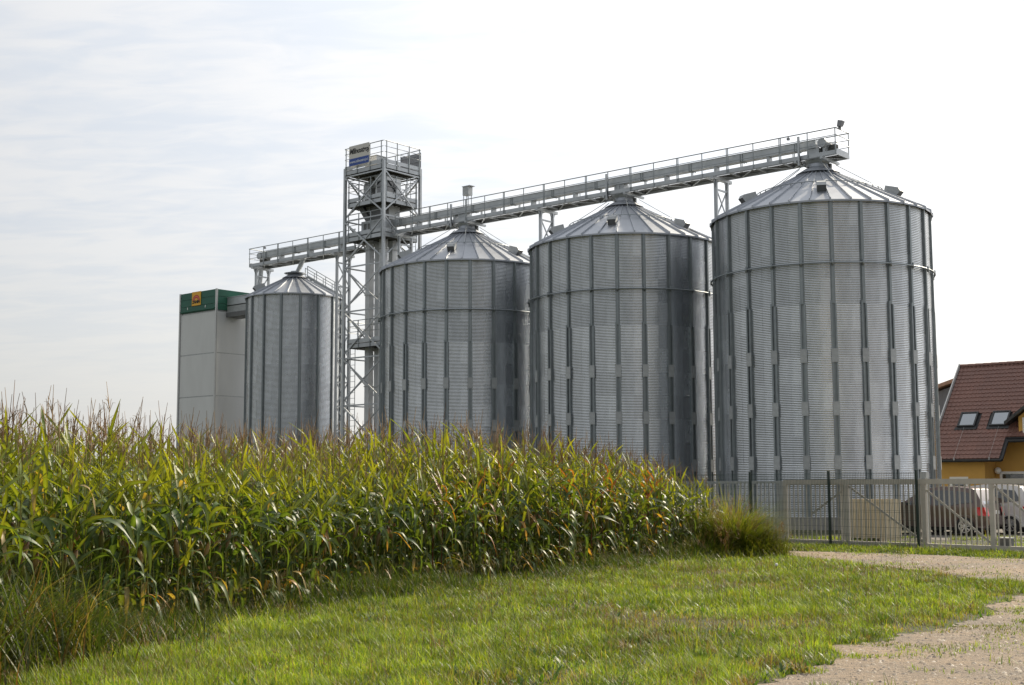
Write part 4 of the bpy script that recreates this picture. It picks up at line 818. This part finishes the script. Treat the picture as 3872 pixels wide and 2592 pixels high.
def addleaf(key, n, lr, wr, ar, br, pal, pos=(0.3, 0.6)):
    for k in range(n):
        g0, g1 = pal[k % len(pal)]; mid = tuple(min(0.5, g0[i]*1.25+(0.06, 0.075, 0.035)[i]) for i in range(3))
        LEAFD[key].append(leaf_geo(rg.uniform(*lr), rg.uniform(*wr), R_(rg.uniform(*ar)), R_(rg.uniform(*br)), rg.uniform(*pos), rg.uniform(0.05, 0.22), rg.uniform(-0.9, 0.9), g0, g1, mid, rg=rg))
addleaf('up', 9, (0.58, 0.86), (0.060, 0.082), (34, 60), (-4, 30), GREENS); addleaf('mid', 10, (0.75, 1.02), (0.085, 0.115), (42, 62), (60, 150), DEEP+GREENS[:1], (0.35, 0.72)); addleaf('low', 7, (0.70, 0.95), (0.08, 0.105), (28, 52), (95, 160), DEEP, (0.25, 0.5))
addleaf('redup', 4, (0.6, 0.85), (0.07, 0.09), (50, 68), (5, 45), REDS); addleaf('redlow', 5, (0.6, 0.85), (0.07, 0.09), (40, 58), (90, 150), REDS, (0.3, 0.55)); addleaf('dry', 4, (0.5, 0.75), (0.05, 0.08), (0, 30), (90, 130), DRY, (0.1, 0.3))
def tomesh(name, g, m, smooth=True): b = MB(); b.add(g[0], g[1], list(g[2])); return b.mesh(name, m, smooth)
def tube_geo(pts, rs, n, cols):
    b = MB(); b.tube(pts, rs, n, cap=False); return b.v, b.f, [cols[min(i//n, len(cols)-1)] for i in range(len(b.v))]
def join(gs):
    v, f, c = [], [], []
    for a, b_, d in gs: o = len(v); v += list(a); f += [tuple(o+i for i in q_) for q_ in b_]; c += list(d)
    return v, f, c
def stalk_geo(h, red, seed):
    r_ = random.Random(seed); pts, rs, cs = [], [], []; n = 9; bx, by = r_.uniform(-0.05, 0.05), r_.uniform(-0.05, 0.05)
    for i in range(n+1):
        t = i/n; pts.append((bx*t*t, by*t*t, h*t)); rs.append(0.0125*(1-0.62*t)); cs.append((0.16, 0.045, 0.03) if red else (0.17+0.05*t, 0.20+0.02*t, 0.07))
    return tube_geo(pts, rs, 5, cs), (bx, by)
def tassel_geo(seed, red):
    r_ = random.Random(seed); gs = []; col = r_.choice(((0.25, 0.17, 0.085), (0.30, 0.21, 0.11), (0.22, 0.12, 0.06))) if not red else (0.20, 0.075, 0.035)
    hh = r_.uniform(0.42, 0.62); k0 = r_.uniform(-0.08, 0.08); k1 = r_.uniform(-0.08, 0.08)
    gs.append(tube_geo([(0, 0, -0.05), (k0*.3, k1*.3, hh*0.5), (k0, k1, hh)], [0.0055, 0.0055, 0.003], 3, [col]))
    for i in range(r_.randint(2, 6)):
        a = r_.uniform(0, 2*PI); z0 = r_.uniform(0.02, hh*0.4); ln = r_.uniform(0.14, 0.26); sp = r_.uniform(0.3, 0.8); d = r_.uniform(0, 0.5)
        ex = math.cos(a)*ln*sp; ey = math.sin(a)*ln*sp
        gs.append(tube_geo([(0, 0, z0), (ex*.5, ey*.5, z0+ln*0.62), (ex, ey, z0+ln*(0.95-d*0.7))], [0.003, 0.004, 0.002], 3, [col]))
    return join(gs)
def ear_geo(seed):
    r_ = random.Random(seed); b = MB(); n = 7; prof = [(0.010, 0), (0.026, 0.05), (0.031, 0.11), (0.027, 0.17), (0.014, 0.215), (0.006, 0.23)]; b.lathe(prof, n, caps=False)
    dry = r_.random() < 0.25; c1 = (0.15, 0.16, 0.055) if not dry else (0.24, 0.18, 0.09); cs = [c1 if i//n < 4 else (0.10, 0.05, 0.025) for i in range(len(b.v))]
    return b.v, b.f, cs
NVAR = 14
LM = {k: [tomesh('leaf', g, 'corn_leaf') for g in v] for k, v in LEAFD.items()}
STK, TAS, EAR, SPEC = [], [], [], []
for vi in range(NVAR):
    red = vi >= 11; h = rg.uniform(2.16, 2.42); sg_, be = stalk_geo(h, red, 100+vi); STK.append(sg_); TAS.append(tassel_geo(200+vi, red)); EAR.append(ear_geo(300+vi))
    az = rg.uniform(0, 2*PI); nl = rg.randint(10, 12); lv = []
    for i in range(nl):
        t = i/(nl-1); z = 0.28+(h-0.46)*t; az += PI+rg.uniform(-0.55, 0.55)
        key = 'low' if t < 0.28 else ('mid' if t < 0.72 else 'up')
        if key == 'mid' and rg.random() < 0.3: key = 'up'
        if red: key = 'redup' if (t > 0.55 and rg.random() < 0.7) else ('redlow' if rg.random() < 0.5 else key)
        elif t < 0.12 and rg.random() < 0.35: key = 'dry'
        if not red and rg.random() < 0.06: key = 'dry'
        lv.append((key, rg.randrange(len(LEAFD[key])), z, az, rg.uniform(0.85, 1.12)*(0.85 if t > 0.85 else 1), be[0]*(z/h)**2, be[1]*(z/h)**2))
    SPEC.append((lv, h, be, red, (rg.uniform(0.85, 1.15), rg.uniform(0, 2*PI), rg.uniform(0.2, 0.45), rg.random() < 0.8)))
STM = [tomesh('stalk', g, 'corn_leaf') for g in STK]; TAM = [tomesh('tassel', g, 'dry_plant', False) for g in TAS]; EAM = [tomesh('ear', g, 'corn_leaf') for g in EAR]
def plant_geo(vi):
    lv, h, be, red, ear = SPEC[vi]; gs = [STK[vi]]
    for key, li, z, az, sc, ox, oy in lv:
        v, f, c = LEAFD[key][li]; v = np.array(v)*sc; ca, sa = math.cos(az), math.sin(az)
        gs.append((np.column_stack([v[:, 0]*ca-v[:, 1]*sa+ox, v[:, 0]*sa+v[:, 1]*ca+oy, v[:, 2]+z]).tolist(), f, c))
    return join(gs), TAS[vi]
pos = []
for k in range(13):
    sp_ = 0.165 if k < 4 else (0.24 if k < 8 else 0.34); d = rg.uniform(0, 0.2)
    while d < TOTL:
        e = edge_at(d); dr_ = edge_dir(d); nin = Vector((-dr_.y, dr_.x)); p = e+nin*(0.20+0.66*k+rg.uniform(-0.07, 0.07))
        if not (p.y > 31.0 and p.x > 5.05-(p.y-31.9)*0.05) and p.x > -0.46*p.y-1.5: pos.append((p.x, p.y, k, d))
        d += sp_*rg.uniform(0.75, 1.3)
def height_scale(x, y, d):
    s = 1.0+0.10*(vnoise([x], [y], 5, 0.35)[0]-0.5)*2
    if d > TOTL-5.0: s *= 1.0-0.24*((d-(TOTL-5.0))/5.0)**1.3
    return s
def visible(x, y): return abs(x) < 0.40*y+0.4
cand = [q_ for q_ in pos if visible(q_[0], q_[1])]
cand.sort(key=lambda q_: (q_[2] > 1, math.hypot(q_[0], q_[1]))); solo = set(id(q_) for q_ in cand[:292])
red_zone = lambda x, y: 22.0 < y < 31.5 and rg.random() < 0.22
gl = 'maize plants along the field edge'; baked = {vi: [] for vi in range(NVAR)}
for q_ in pos:
    x, y, k, d = q_; vi = rg.randrange(11)
    if k < 2 and red_zone(x, y): vi = rg.randrange(11, NVAR)
    s = height_scale(x, y, d)*rg.uniform(0.92, 1.06)*(0.84, 0.91, 0.97, 1.02)[min(k, 3)]; rzv = rg.uniform(0, 2*PI); tx, ty = rg.gauss(0, 0.035), rg.gauss(0, 0.035)
    if id(q_) not in solo: baked[vi].append((x, y, s, rzv, tx, ty)); continue
    lv, h, be, red, ear = SPEC[vi]
    root = bpy.data.objects.new('maize_plant', None); COL.objects.link(root); root.location = (x, y, 0); root.rotation_euler = (tx, ty, rzv); root.scale = (s, s, s)
    if red: tag(root, 'maize plant with reddened stalk and orange leaves at the field edge', 'maize', 'reddened maize plants at the field edge')
    else: tag(root, 'green maize plant in the two outermost rows of the field', 'maize', gl)
    link('stalk', STM[vi], root); link('tassel', TAM[vi], root, (be[0], be[1], h))
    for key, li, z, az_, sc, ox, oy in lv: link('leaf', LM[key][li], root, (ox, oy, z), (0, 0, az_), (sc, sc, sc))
    if ear[3]: link('ear', EAM[vi], root, (0.012*math.cos(ear[1]), 0.012*math.sin(ear[1]), ear[0]), (-ear[2]*math.sin(ear[1]), ear[2]*math.cos(ear[1]), 0), (1.25, 1.25, 1.25))
def bake(which):
    V, F, Cc = [], [], []; off = 0
    for vi in range(NVAR):
        pg, tg = plant_geo(vi); g = pg if which == 'plant' else tg
        v = np.array(g[0], np.float32); f = np.array([q_ if len(q_) == 4 else (*q_, q_[-1]) for q_ in g[1]], np.int32); c = np.array(g[2], np.float32)
        f = np.vstack([f[:, [0, 1, 2]], f[:, [0, 2, 3]]]); h = SPEC[vi][1]; be = SPEC[vi][2]
        if which != 'plant': v = v+np.array([be[0], be[1], h], np.float32)
        for x, y, s, a, tx, ty in baked[vi]:
            R3 = np.array(Matrix.Rotation(a, 3, 'Z') @ Matrix.Rotation(ty, 3, 'Y') @ Matrix.Rotation(tx, 3, 'X'), np.float32)
            V.append(v@R3.T*s+np.array([x, y, 0], np.float32)); F.append(f+off); Cc.append(c*RNG.uniform(0.85, 1.15)); off += len(v)
    return np.vstack(V), np.vstack(F), np.vstack(Cc)
v, f, c = bake('plant'); mfield = link('maize_field', arrmesh('maize_field', v, f, 'corn_leaf', c, True)); tag(mfield, 'dense maize standing behind the outer rows of the field', 'maize field', kind='stuff')
v, f, c = bake('tassel'); link('tassels', arrmesh('tassels', v, f, 'dry_plant', c), mfield)['kind'] = 'stuff'

# ================================================================== grasses
def ribbons(x, y, h, w, az, lean, curl, c0, c1, z0=0.0, seg=2):
    """one curved tapering blade per entry -> vertices, triangles, colours"""
    n = len(x); ca, sa = np.cos(az), np.sin(az); V = []; Cc = []
    for i in range(seg):
        t = i/seg; r = h*(np.sin(lean)*t+curl*t*t); z = h*(np.cos(lean)*t-0.45*curl*t*t*t)
        ww_ = w*0.5*(1-t**1.6); bx = x+ca*r; by = y+sa*r
        V += [np.column_stack([bx-sa*ww_, by+ca*ww_, z0+z]), np.column_stack([bx+sa*ww_, by-ca*ww_, z0+z])]; cc = c0*(1-t)+c1*t; Cc += [cc, cc]
    r = h*(np.sin(lean)+curl); z = h*(np.cos(lean)-0.45*curl); V.append(np.column_stack([x+ca*r, y+sa*r, z0+z])); Cc.append(c1)
    m = 2*seg+1; VV = np.stack(V, 1).reshape(-1, 3); CC = np.stack(Cc, 1).reshape(-1, 3); base = (np.arange(n)*m)[:, None]; F = []
    for i in range(seg-1): F += [base+[2*i, 2*i+1, 2*i+3], base+[2*i, 2*i+3, 2*i+2]]
    F.append(base+[2*seg-2, 2*seg-1, 2*seg]); return VV, np.vstack(F), CC
ROADP = np.array(ROADR); EP = np.array([(p.x, p.y) for p in EDGE])
CORNPOLY = [tuple(p) for p in EP]+[(4.4, 38), (-4, 46), (-30, 40), (-25, 5)]
def edge_dist(x, y):                                       # distance to the field edge polyline
    d = np.full(len(x), 1e9)
    for i in range(len(EP)-1):
        a, b = EP[i], EP[i+1]; ab = b-a; t = np.clip(((x-a[0])*ab[0]+(y-a[1])*ab[1])/(ab@ab), 0, 1); d = np.minimum(d, np.hypot(x-a[0]-ab[0]*t, y-a[1]-ab[1]*t))
    return d
def poly_dist(x, y, P):
    d = np.full(len(x), 1e9)
    for i in range(len(P)):
        a, b = np.array(P[i]), np.array(P[(i+1) % len(P)]); ab = b-a; t = np.clip(((x-a[0])*ab[0]+(y-a[1])*ab[1])/max(ab@ab, 1e-9), 0, 1); d = np.minimum(d, np.hypot(x-a[0]-ab[0]*t, y-a[1]-ab[1]*t))
    return d
def scatter(n, y0, y1):
    """points inside the photographed wedge, denser close by"""
    u_ = RNG.random(n); y = y0*(y1/y0)**u_; x = RNG.uniform(-1, 1, n)*(0.41*y+1.6); return x, y
def pal(n, cols, wts):
    i = RNG.choice(len(cols), n, p=np.array(wts)/sum(wts)); return np.array(cols)[i]*RNG.uniform(0.8, 1.2, (n, 1))
x, y = scatter(1050000, 9.0, 44)
inR = inpoly(x, y, ROADR); inC = inpoly(x, y, CORNPOLY); dC = edge_dist(x, y)
dRd = poly_dist(x, y, ROAD); stray = inR & (RNG.random(len(x)) < np.clip((vnoise(x, y, 61, 1.9)-0.52)*12, 0, 1)*np.exp(-dRd/0.5))
keep = (~inR | stray) & ~(inC & (dC > 0.5)) & (y < 42)
gated = (x-GP.x)*GN.x+(y-GP.y)*GN.y                        # beyond the gate line only patches
keep &= ~((gated > 0.1) & (vnoise(x, y, 9, 0.8) < 0.52) & (x > 9.5))
x, y, dC, inC = x[keep], y[keep], dC[keep], inC[keep]
dR = poly_dist(x, y, ROAD)
patch = vnoise(x, y, 11, 0.55)*0.6+vnoise(x, y, 12, 1.7)*0.4; fine = vnoise(x, y, 13, 4.5)
keep = RNG.random(len(x)) < np.clip(0.35+fine*0.9, 0, 1)*np.clip(dR/0.35+0.25, 0, 1)*np.where(inpoly(x, y, ROADR), 1.0, np.clip(0.2+2.2*(patch-0.18), 0.25, 1))
x, y, dC, inC, dR, patch, fine = [a[keep] for a in (x, y, dC, inC, dR, patch, fine)]
n = len(x); clum = vnoise(x, y, 14, 2.6)
h = (0.030+0.045*fine+0.15*np.clip(clum-0.45, 0, 1)+0.035*patch)*RNG.uniform(0.45, 1.5, n)*np.clip(0.5+dR/0.6, 0.5, 1)
tuft = RNG.random(n) < 0.04; h[tuft] *= 1.9; h[inpoly(x, y, ROADR)] *= 0.55
w = 0.0050*RNG.uniform(0.5, 1.8, n)*(0.75+y/22)
dry = np.clip((0.42-patch)*2.6+np.clip(0.9-dR, 0, 1)*0.5, 0, 0.85)
isdry = RNG.random(n) < dry*0.8
c1 = pal(n, [(0.20, 0.262, 0.024), (0.15, 0.21, 0.02), (0.255, 0.28, 0.034), (0.085, 0.145, 0.02), (0.29, 0.25, 0.065)], [4, 4, 2.4, 2.2, 1.0]); c1[isdry] = pal(isdry.sum(), [(0.28, 0.205, 0.085), (0.20, 0.14, 0.055), (0.22, 0.20, 0.05)], [2, 1, 2])
c1 *= (0.74+0.66*vnoise(x, y, 17, 0.9))[:, None]*(0.66+0.72*vnoise(x, y, 18, 3.3))[:, None]
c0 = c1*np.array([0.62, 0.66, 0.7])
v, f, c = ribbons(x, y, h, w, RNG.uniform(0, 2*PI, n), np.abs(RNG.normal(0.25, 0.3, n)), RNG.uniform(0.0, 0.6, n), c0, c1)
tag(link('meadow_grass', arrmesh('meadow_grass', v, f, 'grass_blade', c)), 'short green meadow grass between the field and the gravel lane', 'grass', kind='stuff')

# coarse tufts standing out of the meadow
tx_, ty_ = scatter(900, 9.3, 30); okc = ~inpoly(tx_, ty_, ROADR) & ~inpoly(tx_, ty_, CORNPOLY) & ((vnoise(tx_, ty_, 81, 0.7) > 0.5) | (poly_dist(tx_, ty_, ROAD) < 0.5)); tx_, ty_ = tx_[okc], ty_[okc]
rep_ = np.repeat(np.arange(len(tx_)), 46); m = len(rep_); sz = RNG.uniform(0.5, 1.25, len(tx_)); nearr = poly_dist(tx_, ty_, ROAD) < 0.6
tcol = np.array([[(0.075, 0.135, 0.018), (0.12, 0.19, 0.022), (0.17, 0.20, 0.03), (0.20, 0.15, 0.06)][k] for k in RNG.choice(4, len(tx_), p=[0.4, 0.3, 0.18, 0.12])]); tcol[nearr & (RNG.random(len(tx_)) < 0.45)] = (0.22, 0.16, 0.065)
bx_ = tx_[rep_]+RNG.normal(0, 0.055, m)*sz[rep_]; by_ = ty_[rep_]+RNG.normal(0, 0.055, m)*sz[rep_]; c1 = tcol[rep_]*RNG.uniform(0.7, 1.3, (m, 1))
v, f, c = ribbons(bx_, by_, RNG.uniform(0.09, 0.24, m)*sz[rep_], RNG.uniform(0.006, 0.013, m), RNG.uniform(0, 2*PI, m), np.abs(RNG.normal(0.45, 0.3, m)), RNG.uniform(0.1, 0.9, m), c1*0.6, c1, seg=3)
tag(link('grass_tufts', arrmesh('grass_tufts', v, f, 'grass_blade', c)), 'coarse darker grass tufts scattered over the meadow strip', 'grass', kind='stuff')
# taller weeds along the foot of the maize, high clump at the far corner
def weeds(name, label, xs, ys, hh, ww_, cols, wts, mname, seg=3, curl=(0.05, 0.75), lean=0.22):
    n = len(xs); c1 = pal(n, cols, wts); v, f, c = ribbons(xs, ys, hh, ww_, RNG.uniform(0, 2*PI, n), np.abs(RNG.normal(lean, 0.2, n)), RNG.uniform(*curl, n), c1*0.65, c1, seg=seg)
    return tag(link(name, arrmesh(name, v, f, mname, c)), label, 'weeds', kind='stuff')
d = RNG.uniform(0, TOTL, 42000); P = np.array([tuple(edge_at(k)) for k in d]); D = np.array([tuple(edge_dir(k)) for k in d]); off = RNG.normal(0.02, 0.34, len(d))+0.24*np.clip((P[:, 1]-17)/5, 0, 1)*RNG.random(len(d))*2; P += np.column_stack([D[:, 1], -D[:, 0]])*off[:, None]
m_ = vnoise(P[:, 0], P[:, 1], 21, 0.7); lefty = np.clip((15.0-P[:, 1])/2.0, 0, 1)*np.clip((vnoise(P[:, 0], P[:, 1], 71, 2.2)-0.25)*2.5, 0, 1); righty = np.clip((P[:, 1]-28.5)/3, 0, 1)
kp = RNG.random(len(d)) < 0.22+0.75*np.maximum(np.maximum(m_**2, lefty), righty); P, off, m_, lefty, righty = P[kp], off[kp], m_[kp], lefty[kp], righty[kp]
hh = (0.10+0.34*m_+0.80*lefty*RNG.random(len(P))+0.5*righty*RNG.random(len(P)))*RNG.uniform(0.5, 1.35, len(P))*np.clip(1.1-np.maximum(off, 0)*0.7, 0.4, 1.1)
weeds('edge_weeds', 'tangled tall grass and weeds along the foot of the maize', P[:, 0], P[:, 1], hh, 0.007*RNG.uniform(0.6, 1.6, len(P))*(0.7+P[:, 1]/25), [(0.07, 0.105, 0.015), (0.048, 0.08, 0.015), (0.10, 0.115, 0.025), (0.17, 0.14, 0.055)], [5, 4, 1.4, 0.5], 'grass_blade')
# broad weed grass (left corner) with straw coloured bent leaves
k_ = 3600; yy = RNG.uniform(9.8, 14.9, k_); ex = np.interp(yy, EP[:, 1], EP[:, 0]); xx = ex+RNG.normal(0.12, 0.36, k_); fall = np.clip((15.5-yy)/2.5, 0.25, 1)*(0.35+0.9*vnoise(xx, yy, 72, 1.8))
weeds('millet_weeds', 'tall broad leaved weed grass with straw coloured leaves in front of the maize', xx, yy, RNG.uniform(0.4, 1.5, k_)*fall, RNG.uniform(0.010, 0.022, k_), [(0.06, 0.092, 0.015), (0.105, 0.115, 0.024), (0.25, 0.185, 0.08), (0.14, 0.08, 0.035)], [6, 3, 1.3, 1.0], 'grass_blade', 5, (0.15, 0.85), 0.18)
# corner clump with airy reddish panicles
def clump_pts(n, cx, cy, sx, sy, ang):
    a, b = RNG.normal(0, sx, n), RNG.normal(0, sy, n); return cx+a*math.cos(ang)-b*math.sin(ang), cy+a*math.sin(ang)+b*math.cos(ang)
CA = math.atan2(2.2, 1.5)
xx, yy = clump_pts(16000, 5.3, 32.2, 1.15, 0.55, CA); dist = np.maximum(np.exp(-((xx-5.3)**2+(yy-32.3)**2)/1.6), 0.8*np.exp(-((xx-5.95)**2+(yy-33.0)**2)/0.5))*(0.4+1.0*vnoise(xx, yy, 51, 1.9))
okc = ~inpoly(xx, yy, ROADR); xx, yy, dist = xx[okc], yy[okc], dist[okc]
weeds('corner_weeds', 'bushy olive weed clump at the field corner in front of the mesh fence', xx, yy, (0.22+1.35*dist)*RNG.uniform(0.25, 1.2, len(xx)), 0.017*RNG.uniform(0.5, 1.8, len(xx)), [(0.13, 0.165, 0.022), (0.185, 0.195, 0.032), (0.20, 0.165, 0.055), (0.07, 0.10, 0.018)], [4, 4, 1.0, 2], 'grass_blade', 3, (0.1, 1.0), 0.5)
def panicles(name, label, xs, ys, hs_, col, spread, nb_):
    X, Y, Z0, Hh, Ww, C1 = [], [], [], [], [], []
    n = len(xs); stem_c = pal(n, [col, tuple(k*0.7 for k in col)], [1, 1])
    a = ribbons(xs, ys, hs_, np.full(n, 0.004)*(0.6+ys/16), RNG.uniform(0, 2*PI, n), np.abs(RNG.normal(0.1, 0.1, n)), RNG.uniform(0, 0.2, n), stem_c*0.7, stem_c, seg=2)
    rep = np.repeat(np.arange(n), nb_); m = len(rep); t = RNG.uniform(0.62, 1.0, m)
    b = ribbons(xs[rep]+RNG.normal(0, 0.02, m), ys[rep]+RNG.normal(0, 0.02, m), RNG.uniform(0.05, 0.16, m)*spread, np.full(m, 0.004)*(0.6+ys[rep]/16), RNG.uniform(0, 2*PI, m), RNG.uniform(0.3, 1.1, m), RNG.uniform(0, 0.5, m), stem_c[rep], stem_c[rep]*1.15, z0=hs_[rep]*t*0.95, seg=2)
    v = np.vstack([a[0], b[0]]); f = np.vstack([a[1], b[1]+len(a[0])]); c = np.vstack([a[2], b[2]])
    return tag(link(name, arrmesh(name, v, f, 'dry_plant', c)), label, 'weeds', kind='stuff')
xx, yy = clump_pts(170, 5.4, 32.2, 0.95, 0.5, CA); dist = np.exp(-((xx-5.2)**2+(yy-32.1)**2)/2.2); panicles('red_panicles', 'fine reddish seed heads above the corner weed clump', xx, yy, (0.45+0.95*dist)*RNG.uniform(0.6, 1.15, 170), (0.22, 0.14, 0.065), 1.3, 13)
d = RNG.uniform(0, TOTL-1, 380); P = np.array([tuple(edge_at(k)) for k in d]); D = np.array([tuple(edge_dir(k)) for k in d]); P += np.column_stack([D[:, 1], -D[:, 0]])*RNG.normal(0.05, 0.3, len(d))[:, None]
panicles('seed_heads', 'pale grass seed heads among the weeds at the foot of the maize', P[:, 0], P[:, 1], RNG.uniform(0.25, 0.65, 380), (0.15, 0.14, 0.055), 0.9, 9)
x, y = scatter(5200, 9.5, 34); okc = ~inpoly(x, y, ROADR) & ~inpoly(x, y, CORNPOLY) & (poly_dist(x, y, ROAD) > 0.1) & (vnoise(x, y, 31, 0.6) > 0.45) & ((x-GP.x)*GN.x+(y-GP.y)*GN.y < -0.2); x, y = x[okc], y[okc]
panicles('meadow_seed_heads', 'thin brownish seed heads sticking out of the meadow grass', x, y, RNG.uniform(0.14, 0.34, len(x)), (0.20, 0.13, 0.065), 0.4, 5)
# broad clover and dock leaves
x, y = scatter(16000, 9.5, 30); okc = ~inpoly(x, y, ROADR) & ~inpoly(x, y, CORNPOLY) & (vnoise(x, y, 41, 0.8) > 0.55); x, y = x[okc], y[okc]; n = len(x)
c1 = pal(n, [(0.05, 0.115, 0.02), (0.07, 0.14, 0.025)], [1, 1]); v, f, c = ribbons(x, y, RNG.uniform(0.05, 0.13, n), RNG.uniform(0.02, 0.05, n), RNG.uniform(0, 2*PI, n), RNG.uniform(0.3, 1.0, n), RNG.uniform(0.1, 0.5, n), c1*0.7, c1, seg=3)
tag(link('broad_leaf_weeds', arrmesh('broad_leaf_weeds', v, f, 'grass_blade', c)), 'low broad leaved weeds scattered through the meadow grass', 'weeds', kind='stuff')
# small flowers
for i, (px, py, hz_) in enumerate(((2912, 2190, 0.26),)):
    g = ground(px, py); dn = thing('dandelion', 'single white dandelion seed head in the meadow grass', 'dandelion', (g.x, g.y-0.6, 0)); q = MB(); q.tube([(0, 0, 0), (0.01, 0, hz_*0.6), (0, 0.01, hz_)], 0.004, 5); q.build('stem', 'sign_yellow' if False else 'fence_green', dn)
    q = MB(); q.lathe([(0.001, hz_-0.0)]+[(0.028*math.sin(PI*k/7), hz_+0.028-0.028*math.cos(PI*k/7)) for k in range(1, 7)]+[(0.001, hz_+0.056)], 10, caps=False); q.build('seed_head', 'dandelion_white', dn, True)
# loose stones on the lane
x, y = scatter(60000, 9.3, 34); okc = inpoly(x, y, ROADR); x, y = x[okc], y[okc]; n = len(x)
s = 0.005+0.020*RNG.random(n)**3.0*(0.7+y/30); octv = np.array([(1, 0, 0), (-1, 0, 0), (0, 1, 0), (0, -1, 0), (0, 0, 0.7), (0, 0, -0.3)]); octf = np.array([(0, 2, 4), (2, 1, 4), (1, 3, 4), (3, 0, 4)])
a = RNG.uniform(0, 2*PI, n); sx = s*RNG.uniform(0.7, 1.3, n); sy = s*RNG.uniform(0.7, 1.3, n); vx = octv[None, :, 0]*sx[:, None]; vy = octv[None, :, 1]*sy[:, None]; vz = octv[None, :, 2]*s[:, None]
v = np.stack([x[:, None]+vx*np.cos(a)[:, None]-vy*np.sin(a)[:, None], y[:, None]+vx*np.sin(a)[:, None]+vy*np.cos(a)[:, None], 0.005+vz], -1).reshape(-1, 3); f = (octf[None]+(np.arange(n)*6)[:, None, None]).reshape(-1, 3)
sc_ = pal(n, [(0.30, 0.26, 0.21), (0.16, 0.14, 0.12), (0.42, 0.38, 0.33), (0.22, 0.18, 0.14), (0.08, 0.07, 0.065)], [4, 3, 1, 4, 1]); st_ = arrmesh('loose_stones', v, f, 'stone', np.repeat(sc_, 6, 0)); tag(link('loose_stones', st_), 'loose grey stones scattered over the gravel lane', 'stones', kind='stuff')
